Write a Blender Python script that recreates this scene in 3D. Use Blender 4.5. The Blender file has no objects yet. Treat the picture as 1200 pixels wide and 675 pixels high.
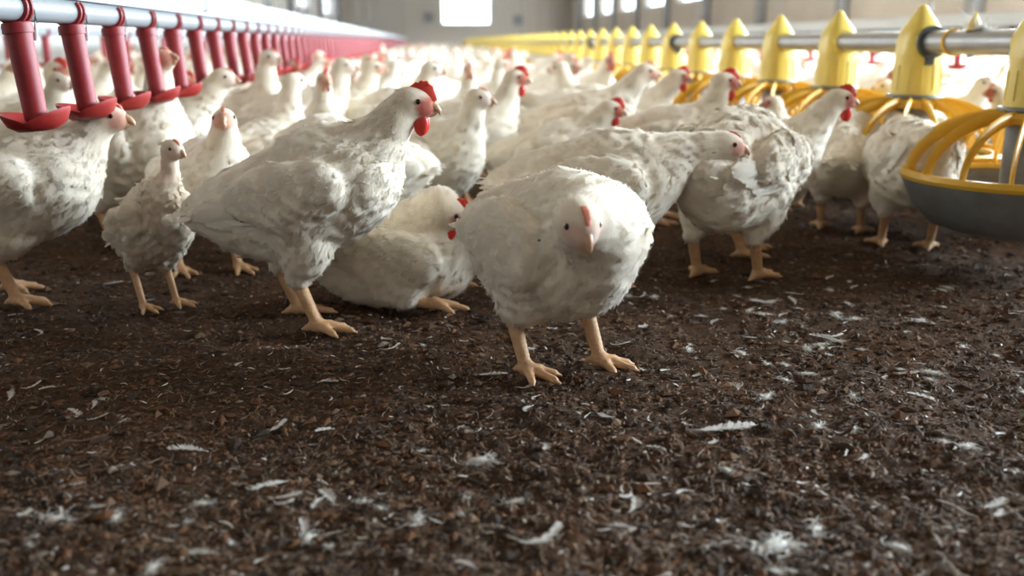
import bpy, math, random
import numpy as np
from mathutils import Matrix, Vector

random.seed(7)
rng = np.random.default_rng(7)
SC = bpy.context.scene
COL = SC.collection
R = math.radians

# ------------------------------------------------------------------ camera
F_PX = 1150.0
CAM_H = 0.50
PITCH = math.atan((337.5 - 49.0) / F_PX)
YAW = math.atan(103.0 / F_PX * math.cos(PITCH))          # camera turned right of the house axis (+Y)
cam_d = bpy.data.cameras.new('camera')
cam_d.sensor_width = 36.0
cam_d.lens = 36.0 * F_PX / 1200.0
cam_d.clip_start = 0.02
cam_d.clip_end = 300
cam = bpy.data.objects.new('camera', cam_d)
COL.objects.link(cam)
cam.location = (0, 0, CAM_H)
cam.rotation_euler = (math.pi / 2 - PITCH, 0, -YAW)
cam_d.dof.use_dof = True
cam_d.dof.focus_distance = 1.55
cam_d.dof.aperture_fstop = 2.7
SC.camera = cam

# ------------------------------------------------------------------ world, daylight, exposure
world = bpy.data.worlds.new('overcast_sky')
SC.world = world
world.use_nodes = True
bg = world.node_tree.nodes['Background']
bg.inputs[0].default_value = (0.80, 0.90, 1.0, 1)
bg.inputs[1].default_value = 6.0
SC.view_settings.view_transform = 'Standard'
SC.view_settings.look = 'None'
SC.view_settings.gamma = 1.0
SC.view_settings.use_curve_mapping = False
SC.view_settings.exposure = 0.78
SC.cycles.use_denoising = True
SC.cycles.max_bounces = 8
SC.cycles.diffuse_bounces = 5
SC.cycles.sample_clamp_indirect = 6.0

WALL_R, WALL_L, WALL_B, WALL_F = 6.0, -3.2, 41.0, -3.5   # inner faces of the house
CEIL = 3.1
BAY = 3.5
WIN_Z0, WIN_Z1 = 1.38, 2.55
WIN_W = 2.3
WINDOWS_R = [(-3.5 + BAY * k) + BAY * 0.5 for k in range(1, 12)]       # y of the right-hand windows
def window_light(name, loc, rot, sx, sy, power, col):
    l = bpy.data.lights.new(name, 'AREA')
    l.shape = 'RECTANGLE'; l.size = sx; l.size_y = sy; l.energy = power; l.color = col
    o = bpy.data.objects.new(name, l); COL.objects.link(o)
    o.location = loc; o.rotation_euler = rot
    return o
for y in WINDOWS_R:
    window_light('window_daylight', (WALL_R - 0.03, y, (WIN_Z0 + WIN_Z1) / 2), (0, R(90 - 2), 0), WIN_Z1 - WIN_Z0, WIN_W,
                 370 if y < 3 else 430 if y < 10 else 240 if y < 14 else 120, (0.74, 0.88, 1.0))
for y in (6.5, 13.5, 20.5, 27.5, 34.5):
    window_light('window_daylight', (WALL_L + 0.03, y, (WIN_Z0 + WIN_Z1) / 2), (0, R(-90 + 18), 0), WIN_Z1 - WIN_Z0, WIN_W,
                 45 if y < 10 else 30, (0.90, 0.95, 1.0))

# ------------------------------------------------------------------ projection helper
_fw = np.array([math.sin(YAW) * math.cos(PITCH), math.cos(YAW) * math.cos(PITCH), -math.sin(PITCH)])
_rt = np.array([math.cos(YAW), -math.sin(YAW), 0.0])
_up = np.cross(_rt, _fw)
def ground(u, v, z=0.0):
    """place on the litter that the photograph shows at pixel (u, v)"""
    d = _fw + _rt * ((u - 600) / F_PX) + _up * ((337.5 - v) / F_PX)
    t = (z - CAM_H) / d[2]
    return np.array([0, 0, CAM_H]) + d * t
def on_line(u, X):
    """y where a line parallel to the house at x = X is seen at column u"""
    s = (u - 600) / F_PX
    # (X*rt0 + y*rt1) = s*(X*fw0 + y*fw1)   (taken at eye height)
    return X * (s * _fw[0] - _rt[0]) / (_rt[1] - s * _fw[1])

# ------------------------------------------------------------------ materials
MATS = {}
def mat(name, col, rough=0.6, metal=0.0, bump=None, var=None, spec=0.5, sheen=0.0, sss=0.0, transl=0.0, attr=None):
    """procedural principled material; var = (scale, dark colour, amount); bump = (scale, strength, dist)"""
    m = bpy.data.materials.new(name); m.use_nodes = True
    nt = m.node_tree; n = nt.nodes; L = nt.links
    p = n['Principled BSDF']
    p.inputs['Roughness'].default_value = rough
    p.inputs['Metallic'].default_value = metal
    p.inputs['Specular IOR Level'].default_value = spec
    p.inputs['Sheen Weight'].default_value = sheen
    p.inputs['Base Color'].default_value = (*col, 1)
    src = None
    if attr:
        a = n.new('ShaderNodeAttribute'); a.attribute_name = attr
        src = a.outputs['Color']
    tc = n.new('ShaderNodeTexCoord')
    if var:
        tx = n.new('ShaderNodeTexNoise'); tx.inputs['Scale'].default_value = var[0]
        tx.inputs['Detail'].default_value = 6; tx.inputs['Roughness'].default_value = 0.65
        L.new(tc.outputs['Object'], tx.inputs['Vector'])
        rp = n.new('ShaderNodeValToRGB'); rp.color_ramp.elements[0].position = 0.40; rp.color_ramp.elements[1].position = 0.72
        L.new(tx.outputs['Fac'], rp.inputs['Fac'])
        mu = n.new('ShaderNodeMath'); mu.operation = 'MULTIPLY'; mu.inputs[1].default_value = var[2]
        L.new(rp.outputs['Color'], mu.inputs[0])
        mx = n.new('ShaderNodeMix'); mx.data_type = 'RGBA'
        mx.inputs['A'].default_value = (*col, 1); mx.inputs['B'].default_value = (*var[1], 1)
        if src: L.new(src, mx.inputs['A'])
        L.new(mu.outputs[0], mx.inputs['Factor'])
        src = mx.outputs['Result']
    if src: L.new(src, p.inputs['Base Color'])
    if bump:
        tb = n.new('ShaderNodeTexNoise'); tb.inputs['Scale'].default_value = bump[0]; tb.inputs['Detail'].default_value = 8
        L.new(tc.outputs['Object'], tb.inputs['Vector'])
        b = n.new('ShaderNodeBump'); b.inputs['Strength'].default_value = bump[1]; b.inputs['Distance'].default_value = bump[2]
        L.new(tb.outputs['Fac'], b.inputs['Height']); L.new(b.outputs['Normal'], p.inputs['Normal'])
    if sss:
        p.inputs['Subsurface Weight'].default_value = sss
        p.inputs['Subsurface Radius'].default_value = (0.02, 0.012, 0.008)
        p.inputs['Subsurface Scale'].default_value = 0.5
    if transl:
        tr = n.new('ShaderNodeBsdfTranslucent')
        if src: L.new(src, tr.inputs['Color'])
        else: tr.inputs['Color'].default_value = (*col, 1)
        ms = n.new('ShaderNodeMixShader'); ms.inputs['Fac'].default_value = transl
        L.new(p.outputs[0], ms.inputs[1]); L.new(tr.outputs[0], ms.inputs[2])
        L.new(ms.outputs[0], n['Material Output'].inputs['Surface'])
    MATS[name] = m
    return m
mat('body_feather', (0.80, 0.76, 0.68), 0.85, attr='col', bump=(160, 0.2, 0.003), var=(22, (0.62, 0.53, 0.40), 0.28), sheen=0.15, spec=0.2)
mat('feather_card', (0.84, 0.81, 0.74), 0.8, attr='col', bump=(420, 0.3, 0.002), sheen=0.15, spec=0.2, transl=0.22)
mat('shank_skin', (0.62, 0.36, 0.18), 0.5, bump=(330, 0.5, 0.002), var=(60, (0.40, 0.23, 0.13), 0.7))
mat('red_skin', (0.62, 0.035, 0.018), 0.42, bump=(500, 0.4, 0.001), sss=0.15)
mat('pink_skin', (0.62, 0.20, 0.13), 0.45, bump=(500, 0.4, 0.001), sss=0.15)
mat('beak_horn', (0.54, 0.32, 0.20), 0.35, var=(90, (0.42, 0.25, 0.13), 0.5))
mat('eye_dark', (0.012, 0.008, 0.006), 0.12)
mat('red_plastic', (0.25, 0.009, 0.013), 0.5, var=(30, (0.30, 0.05, 0.045), 0.45), bump=(140, 0.12, 0.002))
mat('red_cup_plastic', (0.30, 0.011, 0.010), 0.45, var=(40, (0.24, 0.04, 0.03), 0.5))
mat('pipe_grey', (0.24, 0.255, 0.27), 0.42, var=(9, (0.22, 0.23, 0.23), 0.4))
mat('rail_white', (0.46, 0.47, 0.48), 0.45, var=(5, (0.38, 0.38, 0.37), 0.35))
mat('galvanised', (0.40, 0.40, 0.39), 0.36, metal=0.75, var=(16, (0.27, 0.26, 0.25), 0.5), bump=(60, 0.08, 0.002))
mat('dark_plastic', (0.045, 0.055, 0.052), 0.5, var=(40, (0.10, 0.10, 0.09), 0.4))
mat('yellow_plastic', (0.74, 0.42, 0.03), 0.40, var=(24, (0.70, 0.42, 0.06), 0.5), bump=(90, 0.1, 0.002), sss=0.1)
mat('yellow_hopper', (0.80, 0.60, 0.12), 0.36, var=(18, (0.72, 0.52, 0.13), 0.5), sss=0.15)
mat('pan_grey', (0.20, 0.205, 0.20), 0.45, var=(20, (0.11, 0.10, 0.085), 0.6))
mat('feed', (0.42, 0.27, 0.12), 0.9, bump=(300, 1.0, 0.006), var=(200, (0.28, 0.17, 0.07), 0.8))
mat('wall_render', (0.40, 0.34, 0.28), 0.9, var=(1.3, (0.31, 0.27, 0.23), 0.6), bump=(40, 0.25, 0.01))
mat('wall_end_render', (0.40, 0.33, 0.26), 0.9, var=(0.8, (0.36, 0.33, 0.29), 0.6), bump=(40, 0.25, 0.01))
mat('ceiling_panel', (0.38, 0.30, 0.22), 0.85, var=(0.7, (0.30, 0.24, 0.18), 0.5))
mat('post_paint', (0.20, 0.19, 0.18), 0.6, var=(7, (0.13, 0.12, 0.11), 0.5))
mat('frame_paint', (0.55, 0.54, 0.51), 0.5, var=(12, (0.40, 0.39, 0.36), 0.4))
mat('steel_wire', (0.10, 0.10, 0.10), 0.4, metal=0.6)
mat('straw', (0.50, 0.38, 0.23), 0.85, attr='col')
mat('crumb', (0.06, 0.035, 0.02), 0.95, attr='col', bump=(500, 0.6, 0.002))

def litter_material():
    m = bpy.data.materials.new('litter'); m.use_nodes = True
    nt = m.node_tree; n = nt.nodes; L = nt.links; p = n['Principled BSDF']
    p.inputs['Roughness'].default_value = 0.95; p.inputs['Specular IOR Level'].default_value = 0.15
    tc = n.new('ShaderNodeTexCoord')
    def noise(sc, det, ro):
        t = n.new('ShaderNodeTexNoise'); t.inputs['Scale'].default_value = sc; t.inputs['Detail'].default_value = det
        t.inputs['Roughness'].default_value = ro; L.new(tc.outputs['Object'], t.inputs['Vector']); return t
    a = noise(5, 5, 0.6); b = noise(70, 8, 0.75); c = noise(260, 6, 0.8)
    r1 = n.new('ShaderNodeValToRGB'); e = r1.color_ramp.elements
    e[0].position = 0.32; e[0].color = (0.030, 0.018, 0.011, 1); e[1].position = 0.70; e[1].color = (0.125, 0.068, 0.036, 1)
    x = e.new(0.5); x.color = (0.070, 0.038, 0.020, 1)
    L.new(b.outputs['Fac'], r1.inputs['Fac'])
    r2 = n.new('ShaderNodeValToRGB'); e = r2.color_ramp.elements
    e[0].position = 0.55; e[0].color = (0, 0, 0, 1); e[1].position = 0.72; e[1].color = (1, 1, 1, 1)
    L.new(c.outputs['Fac'], r2.inputs['Fac'])
    m1 = n.new('ShaderNodeMix'); m1.data_type = 'RGBA'; m1.inputs['B'].default_value = (0.22, 0.175, 0.14, 1)
    mm = n.new('ShaderNodeMath'); mm.operation = 'MULTIPLY'; mm.inputs[1].default_value = 0.75
    L.new(r2.outputs['Color'], mm.inputs[0]); L.new(mm.outputs[0], m1.inputs['Factor']); L.new(r1.outputs['Color'], m1.inputs['A'])
    m2 = n.new('ShaderNodeMix'); m2.data_type = 'RGBA'; m2.inputs['B'].default_value = (0.115, 0.050, 0.020, 1)
    r3 = n.new('ShaderNodeValToRGB'); e = r3.color_ramp.elements; e[0].position = 0.48; e[1].position = 0.66
    L.new(a.outputs['Fac'], r3.inputs['Fac'])
    mm2 = n.new('ShaderNodeMath'); mm2.operation = 'MULTIPLY'; mm2.inputs[1].default_value = 0.55
    L.new(r3.outputs['Color'], mm2.inputs[0]); L.new(mm2.outputs[0], m2.inputs['Factor']); L.new(m1.outputs['Result'], m2.inputs['A'])
    L.new(m2.outputs['Result'], p.inputs['Base Color'])
    bp = n.new('ShaderNodeBump'); bp.inputs['Strength'].default_value = 0.9; bp.inputs['Distance'].default_value = 0.008
    L.new(b.outputs['Fac'], bp.inputs['Height'])
    bp2 = n.new('ShaderNodeBump'); bp2.inputs['Strength'].default_value = 0.6; bp2.inputs['Distance'].default_value = 0.003
    L.new(c.outputs['Fac'], bp2.inputs['Height']); L.new(bp.outputs['Normal'], bp2.inputs['Normal'])
    L.new(bp2.outputs['Normal'], p.inputs['Normal'])
    MATS['litter'] = m
litter_material()
def glass_material():
    m = bpy.data.materials.new('pane_glass'); m.use_nodes = True
    nt = m.node_tree; n = nt.nodes; L = nt.links
    t = n.new('ShaderNodeBsdfTransparent'); t.inputs[0].default_value = (0.93, 0.96, 0.97, 1)
    g = n.new('ShaderNodeBsdfGlossy'); g.inputs['Roughness'].default_value = 0.08
    mx = n.new('ShaderNodeMixShader'); mx.inputs[0].default_value = 0.07
    L.new(t.outputs[0], mx.inputs[1]); L.new(g.outputs[0], mx.inputs[2]); L.new(mx.outputs[0], n['Material Output'].inputs['Surface'])
    MATS['pane_glass'] = m
glass_material()

# ------------------------------------------------------------------ mesh helpers
class MB:
    """collects vertices and faces for ONE mesh object"""
    def __init__(s): s.v = []; s.f = []; s.n = 0
    def add(s, V, Fs):
        V = np.asarray(V, float); o = s.n
        s.v.append(V); s.n += len(V)
        s.f.extend([tuple(i + o for i in f) for f in Fs])
        return s
    def box(s, a, b):
        (x0, y0, z0), (x1, y1, z1) = a, b
        V = [(x0,y0,z0),(x1,y0,z0),(x1,y1,z0),(x0,y1,z0),(x0,y0,z1),(x1,y0,z1),(x1,y1,z1),(x0,y1,z1)]
        return s.add(V, [(0,3,2,1),(4,5,6,7),(0,1,5,4),(1,2,6,5),(2,3,7,6),(3,0,4,7)])
    def tube(s, pts, rad, k=10, caps=True, flat=1.0, ref=None):
        pts = np.asarray(pts, float); n = len(pts)
        rad = np.broadcast_to(np.asarray(rad, float), (n,))
        tan = np.gradient(pts, axis=0); tan /= np.linalg.norm(tan, axis=1)[:, None] + 1e-12
        ref = np.array(ref if ref is not None else (0.0, 0, 1)); 
        if abs(tan[0] @ ref) > 0.95: ref = np.array((1.0, 0, 0))
        V = []
        for i in range(n):
            a = np.cross(tan[i], ref); a /= np.linalg.norm(a) + 1e-12
            b = np.cross(a, tan[i])
            for j in range(k):
                t = 2 * math.pi * j / k
                V.append(pts[i] + rad[i] * (math.cos(t) * a + flat * math.sin(t) * b))
        Fs = [(i*k+j, i*k+(j+1)%k, (i+1)*k+(j+1)%k, (i+1)*k+j) for i in range(n-1) for j in range(k)]
        if caps: Fs += [tuple(range(k))[::-1], tuple((n-1)*k + j for j in range(k))]
        return s.add(V, Fs)
    def lathe(s, prof, k=32, c=(0, 0, 0), close=False):
        n = len(prof); V = []
        for r, z in prof:
            for j in range(k):
                t = 2 * math.pi * j / k
                V.append((c[0] + r * math.cos(t), c[1] + r * math.sin(t), c[2] + z))
        rg = n if close else n - 1
        Fs = [(i*k+j, i*k+(j+1)%k, ((i+1)%n)*k+(j+1)%k, ((i+1)%n)*k+j) for i in range(rg) for j in range(k)]
        return s.add(V, Fs)
    def ball(s, c, r, k=12, m=8):
        r = np.broadcast_to(np.asarray(r, float), (3,)); V = []
        for i in range(m + 1):
            a = math.pi * i / m
            for j in range(k):
                t = 2 * math.pi * j / k
                V.append((c[0] + r[0]*math.sin(a)*math.cos(t), c[1] + r[1]*math.sin(a)*math.sin(t), c[2] + r[2]*math.cos(a)))
        return s.add(V, [(i*k+j, (i+1)*k+j, (i+1)*k+(j+1)%k, i*k+(j+1)%k) for i in range(m) for j in range(k)])
    def mesh(s, name, mt, smooth=True, sharp=None):
        V = np.concatenate(s.v) if s.v else np.zeros((0, 3))
        return make_mesh(name, V, s.f, mt, smooth, sharp)
    def build(s, name, mt, parent=None, smooth=True, loc=None, sharp=0.7):
        return link(name, s.mesh(name, mt, smooth, sharp), parent, loc)

def make_mesh(name, V, Fs, mt, smooth=True, sharp=None, cols=None, midx=None):
    me = bpy.data.meshes.new(name)
    if isinstance(Fs, np.ndarray):
        nf, k = Fs.shape
        me.vertices.add(len(V)); me.vertices.foreach_set('co', np.asarray(V, np.float32).ravel())
        me.loops.add(nf * k); me.loops.foreach_set('vertex_index', Fs.astype(np.int32).ravel())
        me.polygons.add(nf); me.polygons.foreach_set('loop_start', np.arange(0, nf * k, k, dtype=np.int32))
        me.update(calc_edges=True)
    else:
        me.from_pydata([tuple(v) for v in V], [], Fs)
    for m in (mt if isinstance(mt, (list, tuple)) else [mt]):
        me.materials.append(MATS[m] if isinstance(m, str) else m)
    me.polygons.foreach_set('use_smooth', np.full(len(me.polygons), smooth))
    if midx is not None: me.polygons.foreach_set('material_index', np.asarray(midx, np.int32))
    if cols is not None:
        a = me.color_attributes.new('col', 'FLOAT_COLOR', 'POINT')
        c4 = np.ones((len(V), 4), np.float32); c4[:, :3] = cols
        a.data.foreach_set('color', c4.ravel())
    if smooth and sharp: me.set_sharp_from_angle(angle=sharp)
    me.update()
    return me
def link(name, data, parent=None, loc=None):
    o = bpy.data.objects.new(name, data); COL.objects.link(o)
    if parent is not None: o.parent = parent
    if loc is not None: o.location = loc
    return o
def tag(o, label=None, cat=None, group=None, kind=None):
    if label: o['label'] = label
    if cat: o['category'] = cat
    if group: o['group'] = group
    if kind: o['kind'] = kind
    return o
def copy_tree(o, parent=None):
    c = o.copy(); COL.objects.link(c); c.parent = parent
    for ch in o.children: copy_tree(ch, c)
    return c
def value_noise(P, seed=0):
    """smooth 3-D value noise, P (N,3) -> about -1..1"""
    i = np.floor(P).astype(np.int64); f = P - i; f = f * f * (3 - 2 * f)
    def h(x, y, z):
        n = (x * 374761393 + y * 668265263 + z * 2147483647 + seed * 974711) & 0xffffffff
        n = ((n ^ (n >> 13)) * 1274126177) & 0xffffffff
        return ((n ^ (n >> 16)) & 0xffff) / 32767.5 - 1
    r = 0
    for dx in (0, 1):
        for dy in (0, 1):
            for dz in (0, 1):
                w = (f[:,0] if dx else 1-f[:,0]) * (f[:,1] if dy else 1-f[:,1]) * (f[:,2] if dz else 1-f[:,2])
                r = r + w * h(i[:,0]+dx, i[:,1]+dy, i[:,2]+dz)
    return r
def height(x, y):
    """litter relief"""
    x = np.asarray(x, float); y = np.asarray(y, float)
    P = np.stack([x, y, np.zeros_like(x)], 1)
    return (0.007 * value_noise(P * 5.0, 1) + 0.006 * value_noise(P * 17.0, 2) + 0.0075 * np.abs(value_noise(P * 36.0, 3)) + 0.002 * value_noise(P * 95.0, 4)) - 0.006

# ------------------------------------------------------------------ the house
def structure(o): o['kind'] = 'structure'; return o
# floor: fine relief near the camera, coarse beyond
def floor():
    ys = np.concatenate([np.arange(-3.5, 0.4, 0.25), np.arange(0.4, 1.4, 0.0075), np.arange(1.4, 3.2, 0.012), np.arange(3.2, 6, 0.06), np.arange(6, 41.3, 0.6)])
    xs = np.concatenate([np.arange(-3.3, -1.5, 0.1), np.arange(-1.5, 1.7, 0.010), np.arange(1.7, 6.2, 0.1)])
    X, Y = np.meshgrid(xs, ys); nx, ny = len(xs), len(ys)
    Z = height(X.ravel(), Y.ravel())
    V = np.stack([X.ravel(), Y.ravel(), Z], 1)
    i = (np.arange(ny - 1)[:, None] * nx + np.arange(nx - 1)[None]).ravel()
    Fs = np.stack([i, i + 1, i + nx + 1, i + nx], 1)
    return structure(link('floor', make_mesh('floor', V, Fs, 'litter')))
FLOOR = floor()

T = 0.2
def wall_with_windows(name, x0, x1, wins, mt):
    m = MB()
    m.box((x0, WALL_F, 0 - 0.05), (x1, WALL_B, WIN_Z0)); m.box((x0, WALL_F, WIN_Z1), (x1, WALL_B, CEIL))
    y = WALL_F
    for w in sorted(wins):
        m.box((x0, y, WIN_Z0), (x1, w - WIN_W / 2, WIN_Z1)); y = w + WIN_W / 2
    m.box((x0, y, WIN_Z0), (x1, WALL_B, WIN_Z1))
    return structure(m.build(name, mt, smooth=False))
wall_with_windows('wall_right', WALL_R, WALL_R + T, WINDOWS_R, 'wall_render')
WINDOWS_L = [6.5, 13.5, 20.5, 27.5, 34.5]
wall_with_windows('wall_left', WALL_L - T, WALL_L, WINDOWS_L, 'wall_render')
# end wall with one bright window
def end_x(u): 
    s = (u - 600) / F_PX
    return WALL_B * (s * _fw[1] - _rt[1]) / (_rt[0] - s * _fw[0])
ex0, ex1 = end_x(518), end_x(575)
ez0, ez1 = CAM_H + (49 - 30) / F_PX * WALL_B, 2.35
m = MB()
m.box((WALL_L - T, WALL_B, -0.05), (ex0, WALL_B + T, CEIL)); m.box((ex1, WALL_B, -0.05), (WALL_R + T, WALL_B + T, CEIL))
m.box((ex0, WALL_B, -0.05), (ex1, WALL_B + T, ez0)); m.box((ex0, WALL_B, ez1), (ex1, WALL_B + T, CEIL))
structure(m.build('wall_back', 'wall_end_render', smooth=False))
structure(MB().box((WALL_L - T, WALL_F - T, -0.05), (WALL_R + T, WALL_F, CEIL)).build('wall_front', 'wall_render', smooth=False))
structure(MB().box((WALL_L - T, WALL_F - T, CEIL), (WALL_R + T, WALL_B + T, CEIL + 0.1)).build('ceiling', 'ceiling_panel', smooth=False))
wn = 0
def window(x, y, w, z0, z1, axis, side=1):
    """frame and panes in an opening; axis 'y' = opening runs along Y"""
    global wn; wn += 1
    root = structure(link('window_%d' % wn, None, None, (x, y, z0)))
    hh = z1 - z0; f = 0.05; d = 0.05
    def bx(name, a, b, mt):
        if axis == 'y': a, b = (-d/2*a[1], a[0], a[2]), (d/2*b[1], b[0], b[2])
        else: a, b = (a[0], -d/2*a[1], a[2]), (b[0], d/2*b[1], b[2])
        lo = tuple(min(p, q) for p, q in zip(a, b)); hi = tuple(max(p, q) for p, q in zip(a, b))
        return MB().box(lo, hi).build(name, mt, root, smooth=False)
    bx('window_frame', (-w/2, 1, 0), (-w/2 + f, 1, hh), 'frame_paint'); bx('window_frame', (w/2 - f, 1, 0), (w/2, 1, hh), 'frame_paint')
    bx('window_frame', (-w/2 + f, 1, 0), (w/2 - f, 1, f), 'frame_paint'); bx('window_frame', (-w/2 + f, 1, hh - f), (w/2 - f, 1, hh), 'frame_paint')
    bx('mullion', (-0.02, 0.8, f), (0.02, 0.8, hh - f), 'frame_paint')
    bx('pane', (-w/2 + f, 0.1, f), (-0.02, 0.1, hh - f), 'pane_glass'); bx('pane', (0.02, 0.1, f), (w/2 - f, 0.1, hh - f), 'pane_glass')
for y in WINDOWS_R: window(WALL_R + T * 0.6, y, WIN_W, WIN_Z0, WIN_Z1, 'y')
for y in WINDOWS_L: window(WALL_L - T * 0.6, y, WIN_W, WIN_Z0, WIN_Z1, 'y')
window((ex0 + ex1) / 2, WALL_B + T * 0.6, ex1 - ex0, ez0, ez1, 'x')
# wall posts, one at every bay, and the ledge along the right wall
tn = 0
def trim(mb, mt):
    global tn; tn += 1
    return structure(mb.build('trim_%d' % tn, mt, smooth=False))
for k in range(0, 13):
    y = -3.5 + BAY * k + 0.05
    trim(MB().box((WALL_R - 0.14, y - 0.09, -0.03), (WALL_R, y + 0.09, CEIL)), 'post_paint')
    if k % 1 == 0:
        trim(MB().box((WALL_L, y - 0.09, -0.03), (WALL_L + 0.14, y + 0.09, CEIL)), 'post_paint')
trim(MB().box((WALL_R - 0.07, WALL_F, 0.0), (WALL_R, WALL_B, 0.55)), 'frame_paint')
trim(MB().box((WALL_L, WALL_F, 0.0), (WALL_L + 0.07, WALL_B, 0.55)), 'frame_paint')
# dark ventilation openings on the end wall
for u, z in ((503, 1.45), (607, 1.35)):
    xx = end_x(u)
    o = MB().box((-0.2, -0.05, -0.2), (0.2, 0.0, 0.2)).box((-0.17, -0.07, -0.03), (0.17, -0.05, 0.03)).box((-0.17, -0.07, 0.09), (0.17, -0.05, 0.13)).box((-0.17, -0.07, -0.13), (0.17, -0.05, -0.09)).build('air_vent', 'post_paint', None, False, (xx, WALL_B, z))
    tag(o, 'small dark air vent on the end wall ' + ('left of the bright window' if u < 540 else 'right of the bright window'), 'vent')

# ------------------------------------------------------------------ drinker lines
PIPE_Z = 0.553      # axis of the water pipe
def drinker_meshes():
    # origin on the pipe axis; pipe runs along Y
    m = MB()
    pr = 0.0215
    # saddle: a half ring clasping the pipe, with two raised ribs on top of it
    for yy, w in ((-0.010, 0.007), (0.010, 0.007)):
        n = 16; V = []
        for i in range(n + 1):
            a = R(-125) + R(250) * i / n - math.pi / 2
            for rr, y2 in ((pr, -w/2), (pr + 0.006, -w/2), (pr + 0.006, w/2), (pr, w/2)):
                V.append((rr * math.cos(a), yy + y2, rr * math.sin(a)))
        Fs = [(i*4+j, (i+1)*4+j, (i+1)*4+(j+1)%4, i*4+(j+1)%4) for i in range(n) for j in range(4)] + [(0,1,2,3), (n*4+3, n*4+2, n*4+1, n*4)]
        m.add(V, Fs)
    m.tube([(0, 0, -0.0225), (0, 0, -0.024), (0, 0, -0.030), (0, 0, -0.040), (0,0,-0.0405), (0, 0, -0.060), (0, 0, -0.150), (0, 0, -0.176), (0, 0, -0.180)],
           [0.020, 0.0225, 0.0235, 0.0235, 0.0205, 0.0200, 0.0185, 0.0180, 0.013], 20)
    body = m.mesh('drinker_tube', 'red_plastic', True, 0.6)
    # drip cup: two raised lobes left and right, dipped rim towards and away from the viewer
    c = MB(); k = 36
    V = []; prof = [(0.010, 0, 0), (0.030, .10, 0), (0.044, .45, 0), (0.051, .92, 0), (0.054, 1.0, 0), (0.0535, .90, -.0025), (0.046, .35, -.004), (0.031, .02, -.0045), (0.010, -.05, -.0045)]
    for r_, hf, dz in prof:
        for j in range(k):
            t = 2 * math.pi * j / k; lobe = 0.35 + 0.65 * abs(math.cos(t)) ** 0.8
            V.append((r_ * math.cos(t), r_ * math.sin(t), -0.190 + 0.030 * hf * lobe + dz))
    c.add(V, [(i*k+j, i*k+(j+1)%k, (i+1)*k+(j+1)%k, (i+1)*k+j) for i in range(len(prof)-1) for j in range(k)])
    c.ball((0, 0, -0.186), (0.016, 0.016, 0.008), 14, 6)
    cup = c.mesh('drip_cup', 'red_cup_plastic', True, 0.8)
    w = MB().tube([(0.014, 0.030, 0.012), (0.020, 0.030, -0.006), (0.019, 0.030, -0.030), (0.014, 0.024, -0.052)], 0.0035, 6)
    clip = w.mesh('clip', 'rail_white', True)
    return body, cup, clip
DR_BODY, DR_CUP, DR_CLIP = drinker_meshes()
def line_x(u, depth):  # x of a thing seen at column u at that y
    s = (u - 600) / F_PX
    return depth * (s * _fw[1] - _rt[1]) / (_rt[0] - s * _fw[0])
DR_Y0, DR_S = 1.68, 0.25
DR_X = line_x(20, DR_Y0)
def drinker_line(X, y0, s, n, near, label, dlabels, far_label, group, tilt):
    y_end = y0 + s * n
    root = tag(link('drinker_line', None, None, (X, y0 - 1.2, 0)), label, 'water line')
    Ln = y_end - y0 + 1.4
    MB().tube([(0, 0, PIPE_Z), (0, Ln, PIPE_Z)], 0.0215, 20).build('water_pipe', 'pipe_grey', root)
    rl = MB()
    # white aluminium stiffening rail standing on the pipe (inverted U profile)
    rl.box((-0.017, 0, PIPE_Z + 0.0215), (0.017, Ln, PIPE_Z + 0.034)); rl.box((-0.024, 0, PIPE_Z + 0.034), (0.024, Ln, PIPE_Z + 0.076)); rl.box((-0.018, 0, PIPE_Z + 0.076), (0.018, Ln, PIPE_Z + 0.084))
    rl.build('stiffening_rail', 'rail_white', root, False)
    y = 0.17
    while y < Ln:
        h = MB()
        h.tube([(0, y, PIPE_Z + 0.08), (0, y, PIPE_Z + 0.11), (0.010, y, PIPE_Z + 0.125), (0.0, y, PIPE_Z + 0.14), (0, y, CEIL)], [0.006, 0.006, 0.005, 0.004, 0.003], 6)
        h.box((-0.027, y - 0.012, PIPE_Z + 0.03), (0.027, y + 0.012, PIPE_Z + 0.09))
        h.build('hanger', 'steel_wire', root, False)
        y += 2.36
    for i in range(n):
        d = link('drinker', DR_BODY, None, (X, y0 + s * i, PIPE_Z)); d.rotation_euler = (0, -tilt + random.uniform(-0.015, 0.015), 0)
        tag(d, dlabels[i] if i < len(dlabels) else far_label, 'drinker', group)
        link('drip_cup', DR_CUP, d)
        if i < near: link('clip', DR_CLIP, d)
ORD = ['second', 'third', 'fourth', 'fifth', 'sixth', 'seventh', 'eighth', 'ninth']
dl = ['large red tube drinker with drip cup nearest the left edge of the photo'] + ['red tube drinker with drip cup, %s from the left edge on the near water line' % w for w in ORD]
drinker_line(DR_X, DR_Y0, DR_S, 140, 14, 'grey water pipe with white rail carrying the near row of red drinkers', dl,
             'small red tube drinker far along the receding near water line', 'red drinkers on the near left water line', R(5))
drinker_line(-2.05, 4.2, 0.5, 22, 0, 'second grey water pipe with blurred red drinkers beyond the near line, by the left wall', [],
             'blurred red drinker on the second water line seen between the near drinkers', 'red drinkers on the far left water line', 0)
drinker_line(2.75, 4.0, 0.5, 66, 0, 'grey water pipe with pinkish red drinkers behind the yellow feeders by right wall', [],
             'blurred red drinker on the water line behind the yellow feeders', 'red drinkers behind the yellow feeders', 0)

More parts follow.
